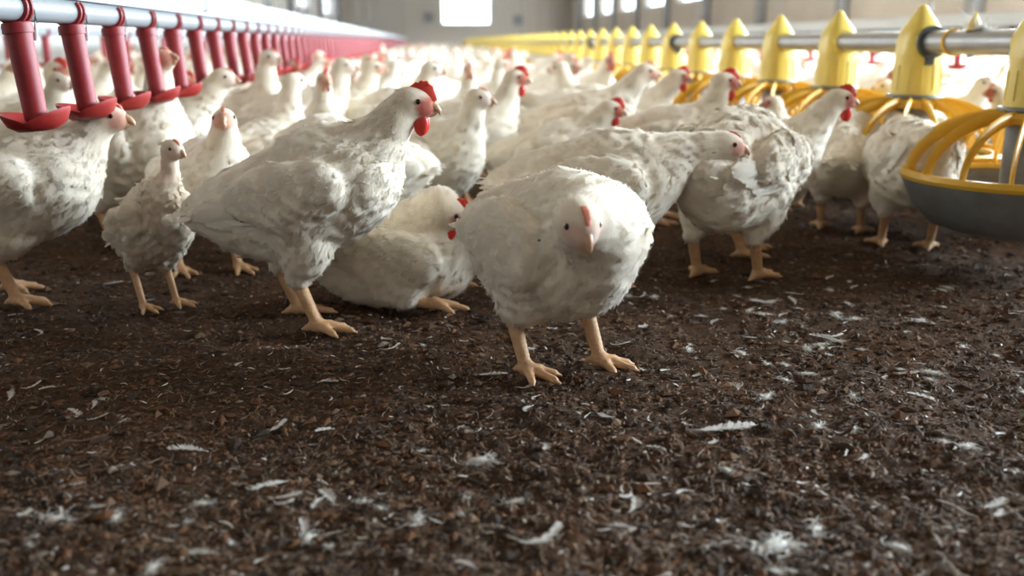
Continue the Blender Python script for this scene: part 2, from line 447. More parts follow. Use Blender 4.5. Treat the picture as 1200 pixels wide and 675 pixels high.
# ------------------------------------------------------------------ feeder line
FE_Y0, FE_S = 2.05, 0.535
FE_X = line_x(1222, FE_Y0)
FP_Z = 0.499; FP_R = 0.029
def feeder_proto():
    P = {}
    # hopper: cylinder below the pipe, tall pointed roof above it
    m = MB(); k = 32
    m.lathe([(0.050, 0.362), (0.063, 0.363), (0.0625, 0.376), (0.060, 0.430), (0.058, 0.466)], k)
    # roof: cheeks left and right of the pipe rising to a rounded point
    prof = [(0.466, 0.058, 0.058), (0.495, 0.055, 0.057), (0.520, 0.050, 0.054), (0.535, 0.044, 0.048), (0.560, 0.028, 0.031), (0.583, 0.0135, 0.0155), (0.592, 0.0085, 0.010), (0.596, 0.003, 0.0035)]
    V = []
    for z, rx, ry in prof:
        for j in range(k):
            t = 2 * math.pi * j / k; c, s_ = math.cos(t), math.sin(t)
            V.append((rx * math.copysign(abs(c) ** 0.75, c), ry * math.copysign(abs(s_) ** 0.75, s_), z))
    n = len(prof)
    m.add(V, [(i*k+j, i*k+(j+1)%k, (i+1)*k+(j+1)%k, (i+1)*k+j) for i in range(n-1) for j in range(k)] + [tuple((n-1)*k+j for j in range(k))])
    # collars where the pipe enters
    for sy in (-1, 1):
        m.tube([(0, sy*0.046, FP_Z), (0, sy*0.061, FP_Z)], [0.037, 0.036], 24)
    # vertical strengthening ribs
    for j in range(12):
        t = 2 * math.pi * (j + 0.5) / 12
        c, s_ = math.cos(t), math.sin(t)
        m.tube([(0.0625*c, 0.0625*s_, 0.376), (0.0600*c, 0.0600*s_, 0.440)], 0.0022, 5)
    P['hopper'] = m.mesh('hopper', 'yellow_hopper', True, 0.6)
    P['adjusting_ring'] = MB().lathe([(0.050, 0.350), (0.072, 0.351), (0.074, 0.357), (0.072, 0.363), (0.050, 0.365)], 36).mesh('adjusting_ring', 'pan_grey', True, 0.6)
    P['feed_tube'] = MB().lathe([(0.052, 0.352), (0.052, 0.185), (0.070, 0.158), (0.072, 0.150)], 24).mesh('feed_tube', 'pan_grey', True, 0.6)
    r = MB()
    # one curved grille rib (made once, copied round)
    pts = []; rad = []
    for t in np.linspace(0, 1, 10):
        a = t * math.pi / 2
        pts.append((0.066 + 0.166 * math.sin(a), 0, 0.343 - 0.126 * (1 - math.cos(a)) ** 0.90)); rad.append(0.0150 - 0.0045 * t)
    r.tube(pts, rad, 8, True, 0.42, ref=(0, 1, 0))
    P['rib'] = r.mesh('grille_rib', 'yellow_plastic', True, 0.9)
    P['grille_crown'] = MB().lathe([(0.052, 0.352), (0.080, 0.352), (0.094, 0.343), (0.092, 0.330), (0.070, 0.333), (0.052, 0.336)], 36).mesh('grille_crown', 'yellow_plastic', True, 0.6)
    g = MB()
    g.lathe([(0.230, 0.206), (0.244, 0.203), (0.248, 0.213), (0.243, 0.224), (0.232, 0.224)], 56, close=True)
    g.lathe([(0.196, 0.206), (0.205, 0.206), (0.205, 0.216), (0.196, 0.216)], 56, close=True)
    for j in range(28):
        t = 2 * math.pi * j / 28; c, s_ = math.cos(t), math.sin(t)
        g.tube([(0.200*c, 0.200*s_, 0.211), (0.236*c, 0.236*s_, 0.214)], 0.005, 5)
    P['grille_rim'] = g.mesh('grille_rim', 'yellow_plastic', True, 0.7)
    P['pan'] = MB().lathe([(0.0, 0.100), (0.080, 0.095), (0.140, 0.092), (0.185, 0.108), (0.222, 0.150), (0.240, 0.194), (0.245, 0.205), (0.236, 0.206), (0.230, 0.194), (0.214, 0.157), (0.178, 0.118), (0.13, 0.104), (0.0, 0.112)], 56).mesh('pan', 'pan_grey', True, 0.7)
    P['feed'] = MB().lathe([(0.220, 0.166), (0.18, 0.164), (0.12, 0.160), (0.07, 0.158)], 40).mesh('feed', 'feed', True)
    return P
FP = feeder_proto()
pipe_root = tag(link('feeder_line', None, None, (FE_X, FE_Y0 - 1.5, 0)), 'galvanised auger pipe running through the row of yellow feeders', 'feed line')
cuts = [0] + [1.5 + FE_S * i for i in range(58)]
for i in range(len(cuts) - 1):      # a pipe length from one hopper collar to the next
    MB().tube([(0, cuts[i] + (0.061 if i else 0), FP_Z), (0, cuts[i+1] - 0.061, FP_Z)], FP_R, 24).build('auger_pipe', 'galvanised', pipe_root)
# dark coupling clamp and small yellow ring between the first two feeders, one pair more farther on
for yc in (on_line(1088, FE_X), FE_Y0 + FE_S * 6 - 0.1, FE_Y0 + FE_S * 11 - 0.1):
    yl = yc - (FE_Y0 - 1.5)
    c = MB()
    c.lathe([(FP_R, -0.026), (FP_R+.012, -0.026), (FP_R+.013, -0.018), (FP_R+.007, -0.013), (FP_R+.007, 0.013), (FP_R+.013, 0.018), (FP_R+.012, 0.026), (FP_R, 0.026)], 28)
    V = c.v[0]; c.v[0] = np.stack([V[:, 0], V[:, 2] + yl, V[:, 1] + FP_Z], 1)
    c.box((-0.012, yl - 0.018, FP_Z - 0.058), (0.012, yl + 0.018, FP_Z - 0.032))
    c.tube([(-0.02, yl, FP_Z - 0.049), (0.02, yl, FP_Z - 0.049)], 0.004, 8)
    c.build('coupling_clamp', 'dark_plastic', pipe_root)
yl = on_line(1118, FE_X) - (FE_Y0 - 1.5)
c = MB().lathe([(FP_R, -0.005), (FP_R+.004, -0.005), (FP_R+.004, 0.005), (FP_R, 0.005)], 28)
V = c.v[0]; c.v[0] = np.stack([V[:, 0], V[:, 2] + yl, V[:, 1] + FP_Z], 1)
c.build('pipe_ring', 'yellow_plastic', pipe_root)
yl2 = on_line(1140, FE_X) - (FE_Y0 - 1.5)
MB().lathe([(0.020, 0.0), (0.014, 0.018), (0.007, 0.030), (0.005, 0.036), (0.006, 0.040), (0.0, 0.043)], 18, (0, yl2, FP_Z + 0.027)).build('pipe_cap', 'yellow_hopper', pipe_root)
y = 0.9
while y < 36:
    MB().tube([(0, y, FP_Z + 0.02), (0, y, CEIL)], 0.0022, 5).build('hanging_wire', 'steel_wire', pipe_root); y += 6.1
FL = ['yellow pan feeder cut off by the right edge, nearest the camera', 'yellow pan feeder with the white bird\'s rump against it, beside the dark pipe clamp',
      'yellow pan feeder behind the red-combed chicken, third from the right', 'yellow pan feeder fourth from the right edge, behind the turned-away head',
      'yellow pan feeder fifth from the right edge along the pipe', 'yellow pan feeder sixth from the right edge along the pipe', 'yellow pan feeder seventh from the right edge along the pipe',
      'yellow pan feeder eighth from the right edge along the pipe']
for i in range(58):
    f = tag(link('pan_feeder', None, None, (FE_X, FE_Y0 + FE_S * i, 0)), FL[i] if i < len(FL) else 'small blurred yellow pan feeder far along the feed line', 'feeder', 'yellow pan feeders')
    f.rotation_euler = (0, 0, 0)
    link('hopper', FP['hopper'], f)
    if i < 24:
        link('adjusting_ring', FP['adjusting_ring'], f)
    link('grille_rim', FP['grille_rim'], f).scale = (1.05, 1.05, 1); link('pan', FP['pan'], f).scale = (1.05, 1.05, 1)
    if i < 10:
        link('feed_tube', FP['feed_tube'], f); link('feed', FP['feed'], f); link('grille_crown', FP['grille_crown'], f)
        for j in range(16):
            rb = link('grille_rib', FP['rib'], f); rb.scale = (1.05, 1.05, 1); rb.rotation_euler = (0, 0, 2 * math.pi * (j + 0.3 + 0.21 * i) / 16)
# ------------------------------------------------------------------ chickens: signed distance bodies
def smin(a, b, k):
    h = np.clip(0.5 + 0.5 * (b - a) / k, 0, 1)
    return b + (a - b) * h - k * h * (1 - h)
def sd_ell(P, c, r, Rm=None):
    q = P - c
    if Rm is not None: q = q @ Rm
    k0 = np.sqrt(((q / r) ** 2).sum(1)); k1 = np.sqrt(((q / (r * r)) ** 2).sum(1)) + 1e-9
    return np.where(k0 < 1e-4, -min(r), k0 * (k0 - 1) / k1)
def sd_cone(P, a, b, ra, rb):
    ba = b - a; pa = P - a
    t = np.clip((pa @ ba) / (ba @ ba + 1e-12), 0, 1)
    return np.sqrt(((pa - t[:, None] * ba) ** 2).sum(1)) - (ra + (rb - ra) * t)
def rot_y(a):  # nose up for a > 0
    c, s = math.cos(a), math.sin(a)
    return np.array([[c, 0, -s], [0, 1, 0], [s, 0, c]])
def rot_z(a):
    c, s = math.cos(a), math.sin(a)
    return np.array([[c, -s, 0], [s, c, 0], [0, 0, 1]])
def surface_nets(F, org, h):
    ins = F < 0
    nx, ny, nz = F.shape
    cs = np.zeros((nx-1, ny-1, nz-1), np.int8)
    for dx in (0, 1):
        for dy in (0, 1):
            for dz in (0, 1):
                cs += ins[dx:nx-1+dx, dy:ny-1+dy, dz:nz-1+dz]
    act = (cs > 0) & (cs < 8)
    idx = -np.ones(act.shape, np.int64); ci = np.argwhere(act); idx[act] = np.arange(len(ci))
    acc = np.zeros((len(ci), 3)); cnt = np.zeros(len(ci))
    for ax in range(3):
        o = [a for a in range(3) if a != ax]
        for d1 in (0, 1):
            for d2 in (0, 1):
                p0 = ci.copy(); p0[:, o[0]] += d1; p0[:, o[1]] += d2
                p1 = p0.copy(); p1[:, ax] += 1
                f0 = F[p0[:, 0], p0[:, 1], p0[:, 2]]; f1 = F[p1[:, 0], p1[:, 1], p1[:, 2]]
                mk = (f0 < 0) != (f1 < 0)
                t = np.where(mk, f0 / np.where(mk, f0 - f1, 1), 0)
                q = p0.astype(float); q[:, ax] += t
                acc[mk] += q[mk]; cnt[mk] += 1
    V = org + h * acc / cnt[:, None]
    Q = []
    for ax in range(3):
        o = [(ax + 1) % 3, (ax + 2) % 3]
        sl0 = [slice(None)] * 3; sl1 = [slice(None)] * 3
        sl0[ax] = slice(0, -1); sl1[ax] = slice(1, None)
        ch = ins[tuple(sl0)] != ins[tuple(sl1)]
        e = np.argwhere(ch)
        ok = (e[:, o[0]] > 0) & (e[:, o[1]] > 0) & (e[:, o[0]] < F.shape[o[0]] - 1) & (e[:, o[1]] < F.shape[o[1]] - 1)
        e = e[ok]
        def cell(a, b):
            c = e.copy(); c[:, o[0]] -= a; c[:, o[1]] -= b
            return idx[c[:, 0], c[:, 1], c[:, 2]]
        q = np.stack([cell(1, 1), cell(0, 1), cell(0, 0), cell(1, 0)], 1)
        fl = ~ins[e[:, 0], e[:, 1], e[:, 2]]
        q[fl] = q[fl][:, ::-1]
        Q.append(q)
    Q = np.concatenate(Q)
    return V, Q[(Q >= 0).all(1)]
def normals_of(V, Fs):
    a = V[Fs[:, 0]]; n = np.cross(V[Fs[:, 1]] - a, V[Fs[:, 2]] - a) + np.cross(V[Fs[:, 2]] - a, V[Fs[:, 3]] - a)
    return n

NECKS = {   # joints from the breast to the skull: x, y, z above hip height, radius
    'up':    [(.105, 0, .035, .056), (.140, 0, .085, .040), (.156, 0, .130, .029), (.165, 0, .165, .024)],
    'alert': [(.105, 0, .040, .056), (.150, 0, .095, .041), (.180, 0, .135, .031), (.203, 0, .160, .025)],
    'tall':  [(.090, 0, .045, .056), (.105, 0, .110, .038), (.110, 0, .165, .028), (.118, 0, .205, .023)],
    'fwd':   [(.115, 0, .030, .056), (.170, 0, .060, .040), (.215, 0, .072, .030), (.250, 0, .075, .025)],
    'low':   [(.110, 0, .020, .062), (.150, 0, .022, .046), (.172, 0, .012, .036), (.186, 0, .004, .030)],
    'down':  [(.115, 0, .010, .056), (.170, 0, -.010, .040), (.205, 0, -.060, .030), (.220, 0, -.100, .024)],
    'back':  [(.090, 0, .040, .058), (.100, 0, .090, .042), (.085, 0, .130, .032), (.085, 0, .155, .026)],
}
WHITE = np.array([0.87, 0.805, 0.69]); CREAM = np.array([0.78, 0.64, 0.43]); PINK = np.array([0.60, 0.30, 0.22]); REDF = np.array([0.42, 0.09, 0.06])
HEAD_SHADE = np.array([0.64, 0.52, 0.38]); DIRT = np.array([0.42, 0.30, 0.19])  # head tan is shade painted into the feathers; DIRT is real soiling

def bird_sdf(S):
    """list of (kind, args, flow, feather length, blend) in the bird's own frame (x ahead, z up)"""
    bz = S['bz']; L, W, D = S['L'], S['W'], S['D']
    hip = np.array([0, 0, bz]); Rb = rot_y(S['pitch'])
    T = lambda x, y, z: hip + Rb @ np.array([x, y, z])
    back = -Rb[:, 0]
    pr = []
    E = lambda c, r, Rm, flow, fl, k: pr.append((lambda P, c=c, r=np.array(r), Rm=Rm: sd_ell(P, c, r, Rm), np.array(flow, float), fl, k))
    C = lambda a, b, ra, rb, flow, fl, k: pr.append((lambda P, a=np.array(a), b=np.array(b), ra=ra, rb=rb: sd_cone(P, a, b, ra, rb), np.array(flow, float), fl, k))
    dn = np.array([0, 0, -1.0])
    E(T(0, 0, 0), (.150*L, .092*W, .095*D), Rb, back + 0.12*dn, .026, .03)
    E(T(.065*L, 0, -.022*D), (.092*L, .092*W, .086*D), Rb @ rot_y(R(12)), back*0.75 + 0.55*dn, .022, .045)      # breast
    E(T(-.035*L, 0, -.040*D), (.105*L, .082*W, .070*D), Rb, back*0.8 + 0.3*dn, .024, .045)                       # belly
    E(T(-.105*L, 0, .010*D), (.088*L, .068*W, .068*D), Rb @ rot_y(R(-12)), back, .030, .04)                      # rump
    E(T(-.150*L, 0, .026*D), (.056*L, .040*W, .026*D), Rb @ rot_y(R(-14)), back, .034, .035)  # tail
    # folded wings
    wd = S['wing']
    for s in (-1, 1):
        Rw = Rb @ rot_z(s * R(6)) @ rot_y(R(2) - wd)
        E(T(-.006*L, s*.092*W, .016*D - 0.02*wd), (.098*L, .030, .056*D), Rw, back + 0.10*dn, .030, .004)
        E(T(.050*L, s*.095*W, -.002*D), (.050*L, .028, .050*D), Rw, back + 0.3*dn, .024, .010)
        E(T(-.105*L, s*.066*W, .030*D - .05*wd), (.060*L, .013, .026*D), Rw, back, .036, .010)
    # neck, pose given above hip height
    nk = [np.array([x*S['nk'] , y*S['nk'], bz + z*S['nk']]) for x, y, z, r in S['neck']]
    nr = [r * S['nr'] for *_, r in S['neck']]
    for i in range(len(nk) - 1):
        d = nk[i] - nk[i+1]; d = d / np.linalg.norm(d)
        C(nk[i], nk[i+1], nr[i], nr[i+1], d, .018 if i else .022, .045 if i == 0 else .02)
    C(T(.05*L, 0, .02), nk[0], .07*W, nr[0], back*0.8 + dn*0.4, .022, .05)
    # head
    H = nk[-1]; Rh = rot_z(S['hyaw']) @ rot_y(S['hpitch']); hs = S['hs']
    back_h = -Rh[:, 0]
    E(H + Rh @ np.array([.008, 0, .006])*hs, np.array([.0285, .0195, .0215])*hs, Rh, back_h, .008, .016)
    E(H + Rh @ np.array([.023, 0, -.001])*hs, np.array([.018, .0135, .0140])*hs, Rh, back_h, .006, .012)
    legs = []
    if not S['sit']:
        for s, (fx, fy) in zip((1, -1), S['feet']):
            foot = np.array([fx, fy, 0.0]); hock = foot + np.array([-.030, 0, .088*S['leg']]) + S.get('hock', 0) * np.array([1.0, 0, 0])
            hipj = T(-.010, s*.055*W, -.045*D)
            mid = (hipj * 0.5 + hock * 0.5) + np.array([.012, 0, 0])
            C(hipj, mid, .056*S['th'], .038*S['th'], dn + 0.3*back, .020, .03)
            C(mid, hock + np.array([0, 0, .006]), .040*S['th'], .0195*S['lr'], dn + 0.2*back, .014, .02)
            legs.append((foot, hock, s))
    else:
        for s in (1, -1):
            hipj = T(-.02, s*.060*W, -.035*D)
            C(hipj, np.array([.03, s*.075*W, .030]), .048, .030, back*.5 + dn, .02, .03)
            legs.append((np.array([.085, s*.085*W, 0.004]), np.array([.02, s*.080*W, .022]), s))
    sc = S['ruffle']; ph = S['seed'] * 1.7
    def f(P):
        d = None
        for fn, flow, fl, k in pr:
            e = fn(P)
            d = e if d is None else smin(d, e, k)
        if sc:
            n = np.sin(P[:, 0]*70 + 9*np.sin(P[:, 2]*23 + ph) + ph) * np.sin(P[:, 1]*62 + 1.3 + ph) * np.sin(P[:, 2]*74 + 5*np.sin(P[:, 0]*31))
            n2 = np.sin(P[:, 0]*31 + ph) * np.sin(P[:, 1]*37 + 2*ph) * np.sin(P[:, 2]*29 + ph*.5)
            hd = np.clip(np.linalg.norm(P - H, axis=1) / .06 - .5, 0, 1)
            d = d - sc * (0.0026*n + 0.004*n2) * hd
        return d
    return f, pr, legs, H, Rh, nk

def grad(f, P, e=0.0015):
    k = np.array([[1, -1, -1], [-1, -1, 1], [-1, 1, -1], [1, 1, 1.0]])
    g = sum(kk * f(P + kk * e)[:, None] for kk in k)
    return g / (np.linalg.norm(g, axis=1)[:, None] + 1e-9)

def grid_mesh(f, lo, hi, h):
    n = np.ceil((hi - lo) / h).astype(int) + 1
    ax = [lo[i] + h * np.arange(n[i]) for i in range(3)]
    G = np.stack(np.meshgrid(*ax, indexing='ij'), -1).reshape(-1, 3)
    F = f(G).reshape(n)
    V, Q = surface_nets(F, lo, h)
    return V, Q

def leg_sdf(legs, S):
    lr = S['lr']
    def f(P):
        d = np.full(len(P), 1e3)
        for foot, hock, s in legs:
            an = foot + np.array([0, 0, .014])
            e = sd_cone(P, hock + np.array([0, 0, .02]), hock, .012*lr, .0130*lr)
            e = smin(e, sd_cone(P, hock, an, .0120*lr, .0100*lr), .008)
            if S['sit']: tz = 0.012
            for a, ln in ((R(-34) , .046), (R(2), .060), (R(36), .046), (R(172), .022)):
                a2 = a + s * R(6) + S.get('toe', 0)
                dr = np.array([math.cos(a2), math.sin(a2), 0])
                m1 = foot + dr * ln * .45 + np.array([0, 0, .0125]); tip = foot + dr * ln + np.array([0, 0, .0065]); cl = foot + dr * (ln + .010) + np.array([0, 0, .003])
                e = smin(e, sd_cone(P, an, m1, .0092*lr, .0072*lr), .007)
                e = smin(e, sd_cone(P, m1, tip, .0072*lr, .0056*lr), .004)
                e = smin(e, sd_cone(P, tip, cl, .0040*lr, .0022*lr), .002)
            rg = np.sin((P[:, 2]) * 900) * 0.0004
            d = np.minimum(d, e + rg)
        return d
    return f

DEFAULT = dict(bz=.225, L=1, W=1, D=1, pitch=R(12), wing=R(8), nk=1, nr=1, hs=1.16, leg=1, th=1, lr=1, ruffle=1.0, sit=False, hyaw=0, hpitch=0,
               feet=((.02, .055), (-.01, -.055)), comb=1.0, face='pink', feathers=1500, res=.0070, legres=.0040, seed=0, neck='up', dirt=.25)
HEADPARTS = {}
def head_part_meshes():
    # comb: serrated blade, built once for a unit head
    for nm, prof in (('small', [(-.006,.022),(-.003,.028),(.003,.0285),(.007,.0315),(.011,.0300),(.015,.0310),(.019,.0275),(.024,.0255),(.027,.019),(.030,.011),(.022,.006),(.008,.012)]),
                     ('large', [(-.008,.020),(-.009,.030),(-.004,.0335),(.001,.0385),(.005,.0375),(.009,.0420),(.013,.0400),(.018,.0415),(.022,.0370),(.027,.0345),(.031,.0270),(.034,.0150),(.026,.006),(.008,.012)])):
        n = len(prof); V = []; 
        for s, sh in ((-1, .80), (-1.6, .55), (1.6, .55), (1, .80)):
            pass
        c = np.mean(prof, 0)
        for y, k in ((-.0030, .93), (0, 1.0), (.0030, .93)):
            for x, z in prof: V.append((c[0] + (x-c[0])*k + (.006 if nm == 'small' else .010), y, c[1] + (z-c[1])*k - (.001 if nm == 'small' else .003)))
        Fs = [(i*n+j, i*n+(j+1)%n, (i+1)*n+(j+1)%n, (i+1)*n+j) for i in range(2) for j in range(n)]
        V += [(c[0] + .006, -.0042, c[1]*.9), (c[0] + .006, .0042, c[1]*.9)]
        Fs += [(3*n, (j+1)%n, j) for j in range(n)] + [(3*n+1, 2*n+j, 2*n+(j+1)%n) for j in range(n)]
        for col in ('red_skin', 'pink_skin'):
            HEADPARTS['comb', nm, col] = make_mesh('comb', np.array(V), Fs, col, True, 1.2)
    for nm, r in (('small', (.006, .0028, .009)), ('large', (.0105, .0046, .0165))):
        for col in ('red_skin', 'pink_skin'):
            for s in (-1, 1):
                m = MB().ball((.0235, s*.0085, -.012 - r[2]*.75), r, 14, 10)
                HEADPARTS['wattle', nm, col, s] = m.mesh('wattle', col)
    m = MB()
    m.tube([(.030, 0, .004), (.036, 0, .0035), (.0425, 0, .0012), (.0480, 0, -.0036), (.0498, 0, -.0085)], [.0088, .0080, .0062, .0036, .0008], 12, True, .85, ref=(0, 1, 0))
    m.tube([(.030, 0, -.0050), (.036, 0, -.0060), (.041, 0, -.0066), (.0450, 0, -.0062)], [.0078, .0062, .0040, .0010], 10, True, 1.25, ref=(0, 0, 1))
    HEADPARTS['beak'] = m.mesh('beak', 'beak_horn')
    for s in (-1, 1):
        m = MB().ball((.0195, s*.0188, .0088), (.0040, .0028, .0040), 12, 8)
        HEADPARTS['eye', s] = m.mesh('eye', 'eye_dark')
head_part_meshes()

def feather_cards(f, pr, V, Q, S, H, Rh, n):
    r = np.random.default_rng(S['seed'] + 100)
    N = normals_of(V, Q); A = np.linalg.norm(N, axis=1)
    pick = r.choice(len(Q), n, p=A / A.sum())
    w = r.random((n, 4)) ; w /= w.sum(1)[:, None]
    P = (V[Q[pick]] * w[:, :, None]).sum(1)
    q = (P - H) @ Rh / S['hs']
    keep = ~((q[:, 0] > -.004) & (np.linalg.norm(q, axis=1) < .045))
    if S.get('bare'):
        for j in (1, 2): keep &= np.linalg.norm(P - S['nkp'][j], axis=1) > .034
    P = P[keep]; n = len(P)
    nm = grad(f, P)
    fl = np.zeros((n, 3)); ln = np.zeros(n); ws = np.zeros(n)
    for fn, flow, l, k in pr:
        ww = np.exp(-np.clip(fn(P), 0, 1) / .008)
        fl += ww[:, None] * flow; ln += ww * l; ws += ww
    fl += r.normal(0, .16, fl.shape)
    ln = ln / ws * r.uniform(.75, 1.3, n) * S.get('fl', 1.0)
    fl -= (fl * nm).sum(1)[:, None] * nm
    fl /= np.linalg.norm(fl, axis=1)[:, None] + 1e-9
    sd = np.cross(nm, fl)
    wd = ln * r.uniform(.55, .8, n)
    ts = np.array([0, .35, .72, 1.0]); hw = np.array([.38, .52, .46, .16])
    lift = r.uniform(.0006, .0024, n) * S.get('lift', 1.0) * (0.6 + ln / .03 * .5)
    loose = r.random(n) < .12; lift = np.where(loose, lift * 2.6, lift)
    P3 = []; off = []
    for t, hwt in zip(ts, hw):
        for j in (-1, 0, 1):
            P3.append(P + fl * (ln * (t - .25 * 0) - ln * .2)[:, None] + sd * (wd * hwt * j)[:, None])
            off.append(-.0010 + lift * t ** 1.3 + (0.0006 if j == 0 else -.0005 * t))
    P3 = np.stack(P3, 1); off = np.stack(off, 1)
    X = P3.reshape(-1, 3); o = off.ravel()
    for _ in range(2):
        d = f(X); g = grad(f, X)
        st = np.clip(d - o, -.012, .012)
        X = X - g * st[:, None]
    V2 = X
    nr2 = grad(f, X) + np.repeat(fl * r.normal(.10, .09, n)[:, None] + sd * r.normal(0, .09, n)[:, None], 12, 0)
    nr2 /= np.linalg.norm(nr2, axis=1)[:, None]
    base = np.arange(n)[:, None] * 12
    qd = np.array([[r0*3 + c, (r0+1)*3 + c, (r0+1)*3 + c + 1, r0*3 + c + 1] for r0 in range(3) for c in range(2)])
    Fs = (base[:, :, None] + qd[None]).reshape(-1, 4)
    a_, b_, c_ = V2[Fs[:, 0]], V2[Fs[:, 1]], V2[Fs[:, 2]]
    fn_ = np.cross(b_ - a_, c_ - a_); gn = (nr2[Fs[:, 0]] + nr2[Fs[:, 2]])
    flip = (fn_ * gn).sum(1) < 0
    Fs[flip] = Fs[flip][:, ::-1]
    tone = np.clip(r.normal(.5, .3, n), 0, 1)
    cm = WHITE[None] * (1 - .45 * tone[:, None]) + CREAM[None] * .45 * tone[:, None]
    if S.get('tint'):
        tk = np.clip(.5 + value_noise(P * 30, 9), 0, 1)[:, None] * S['tint']; cm = cm * (1 - tk) + np.array([.55, .42, .27]) * tk
    hm = (.55 * np.clip(1.5 - np.linalg.norm(P - H, axis=1) / .06, 0, 1))[:, None]; cm = cm * (1 - hm) + HEAD_SHADE * hm  # shade round the head painted into the card colour
    low = np.clip((.55 * S['bz'] - P[:, 2]) / .08, 0, 1) * S['dirt'] * (0.5 + 0.5 * value_noise(P * 45, S['seed']))
    low = np.clip(low, 0, 1)
    cm = cm * (1 - low[:, None]) + DIRT * low[:, None]
    # fuzz: fine barbs standing a little off the coat
    m = int(n * 1.4); pk = r.choice(len(Q), m, p=A / A.sum()); w = r.random((m, 4)); w /= w.sum(1)[:, None]
    B0 = (V[Q[pk]] * w[:, :, None]).sum(1)
    qq = (B0 - H) @ Rh / S['hs']; B0 = B0[~((qq[:, 0] > .0) & (np.linalg.norm(qq, axis=1) < .045))]; m = len(B0)
    bn = grad(f, B0); bf = np.zeros((m, 3))
    for fn, flow, l, k in pr: bf += np.exp(-np.clip(fn(B0), 0, 1) / .008)[:, None] * flow
    bf += r.normal(0, .35, bf.shape); bf -= (bf * bn).sum(1)[:, None] * bn; bf /= np.linalg.norm(bf, axis=1)[:, None] + 1e-9
    bl = r.uniform(.006, .014, m)[:, None] * S.get('fl', 1.0); bs = np.cross(bn, bf) * r.uniform(.0004, .0008, m)[:, None]
    up = r.uniform(.12, .42, m)[:, None]
    mid = B0 + (bf + bn * up) * bl * .55 + bn * .001; tip = B0 + (bf + bn * up * .8) * bl + bn * .001
    BV = np.stack([B0 - bs, B0 + bs, mid + bs * .8, mid - bs * .8, tip - bs * .2, tip + bs * .2], 1).reshape(-1, 3)
    BF = (np.arange(m)[:, None, None] * 6 + np.array([(0, 1, 2, 3), (3, 2, 5, 4)])).reshape(-1, 4)
    BN = np.repeat(bn, 6, 0)
    fn_ = np.cross(BV[BF[:, 1]] - BV[BF[:, 0]], BV[BF[:, 2]] - BV[BF[:, 0]]); fl_ = (fn_ * BN[BF[:, 0]]).sum(1) < 0; BF[fl_] = BF[fl_][:, ::-1]
    return np.concatenate([V2, BV]), np.concatenate([Fs, BF + len(V2)]), np.concatenate([np.repeat(cm, 12, 0), np.tile(WHITE, (len(BV), 1))]), np.concatenate([nr2, BN])

def quills(S, f):
    """long wing and tail feathers as curved blades"""
    r = np.random.default_rng(S['seed'] + 55)
    bz = S['bz']; L, W, D = S['L'], S['W'], S['D']; hip = np.array([0, 0, bz]); Rb = rot_y(S['pitch'])
    Vs = []; Fs = []; n0 = 0
    def blade(a, dr, up, ln, wd, bend):
        nonlocal n0
        dr = dr / np.linalg.norm(dr); sd = np.cross(up, dr); sd /= np.linalg.norm(sd) + 1e-9; nn = np.cross(dr, sd)
        for t, w in ((0, .35), (.3, .5), (.7, .5), (.92, .36), (1, .12)):
            for j in (-1, 0, 1):
                Vs.append(a + dr*ln*t + sd*wd*w*j + nn*(bend*t*t*ln + (.0016 if j == 0 else 0)))
        for i in range(4):
            for c in range(2): Fs.append((n0+i*3+c, n0+i*3+c+1, n0+(i+1)*3+c+1, n0+(i+1)*3+c))
        n0 += 15
    wd = S['wing']
    for s in (-1, 1):
        Rw = Rb @ rot_z(s * R(7)) @ rot_y(R(9) - wd)
        for i in range(8):
            t = i / 7
            a = hip + Rb @ np.array([(-.045 - .055*t)*L, s*(.094 - .014*t)*W, (-.012 + .044*t)*D - .03*wd])
            d = Rw @ np.array([-1, -s*.16, (-.10 + .16*t)]) + r.normal(0, .03, 3)
            blade(a, d, np.array([0, s*1.0, .25]), (.062 + .022*t)*L, .017, .05)
    for i in range(11):
        t = i / 10 - .5
        a = hip + Rb @ np.array([-.150*L, t*.056*W, (.034 - abs(t)*.02)*D])
        d = Rb @ np.array([-1, t*.95*S.get('tailf', 1), .28 - abs(t)*.4]) + r.normal(0, .07, 3)
        blade(a, d, np.array([0, t*.8, 1.0]), .070*L*r.uniform(.8, 1.1)*(.55 + .45*S.get('tailf', 1)), .020, -.06)
    Vs = np.array(Vs); Fs = np.array(Fs)
    nw = 16 * 15
    X = Vs[:nw]
    off = .0008 + .0035 * np.tile(np.repeat(np.array([0, .3, .7, .92, 1.0]), 3), 16) + np.repeat(np.tile(np.arange(8) * .0003, 2), 15)
    for _ in range(2):
        d = f(X); X = X - grad(f, X) * np.clip(d - off, -.03, .03)[:, None]
    Vs[:nw] = X
    n = np.cross(Vs[Fs[:, 1]] - Vs[Fs[:, 0]], Vs[Fs[:, 2]] - Vs[Fs[:, 0]])
    g = grad(f, Vs[Fs].mean(1)); fl = np.repeat((n * g).sum(1).reshape(-1, 8).sum(1) < 0, 8)
    Fs[fl] = Fs[fl][:, ::-1]
    return Vs, Fs

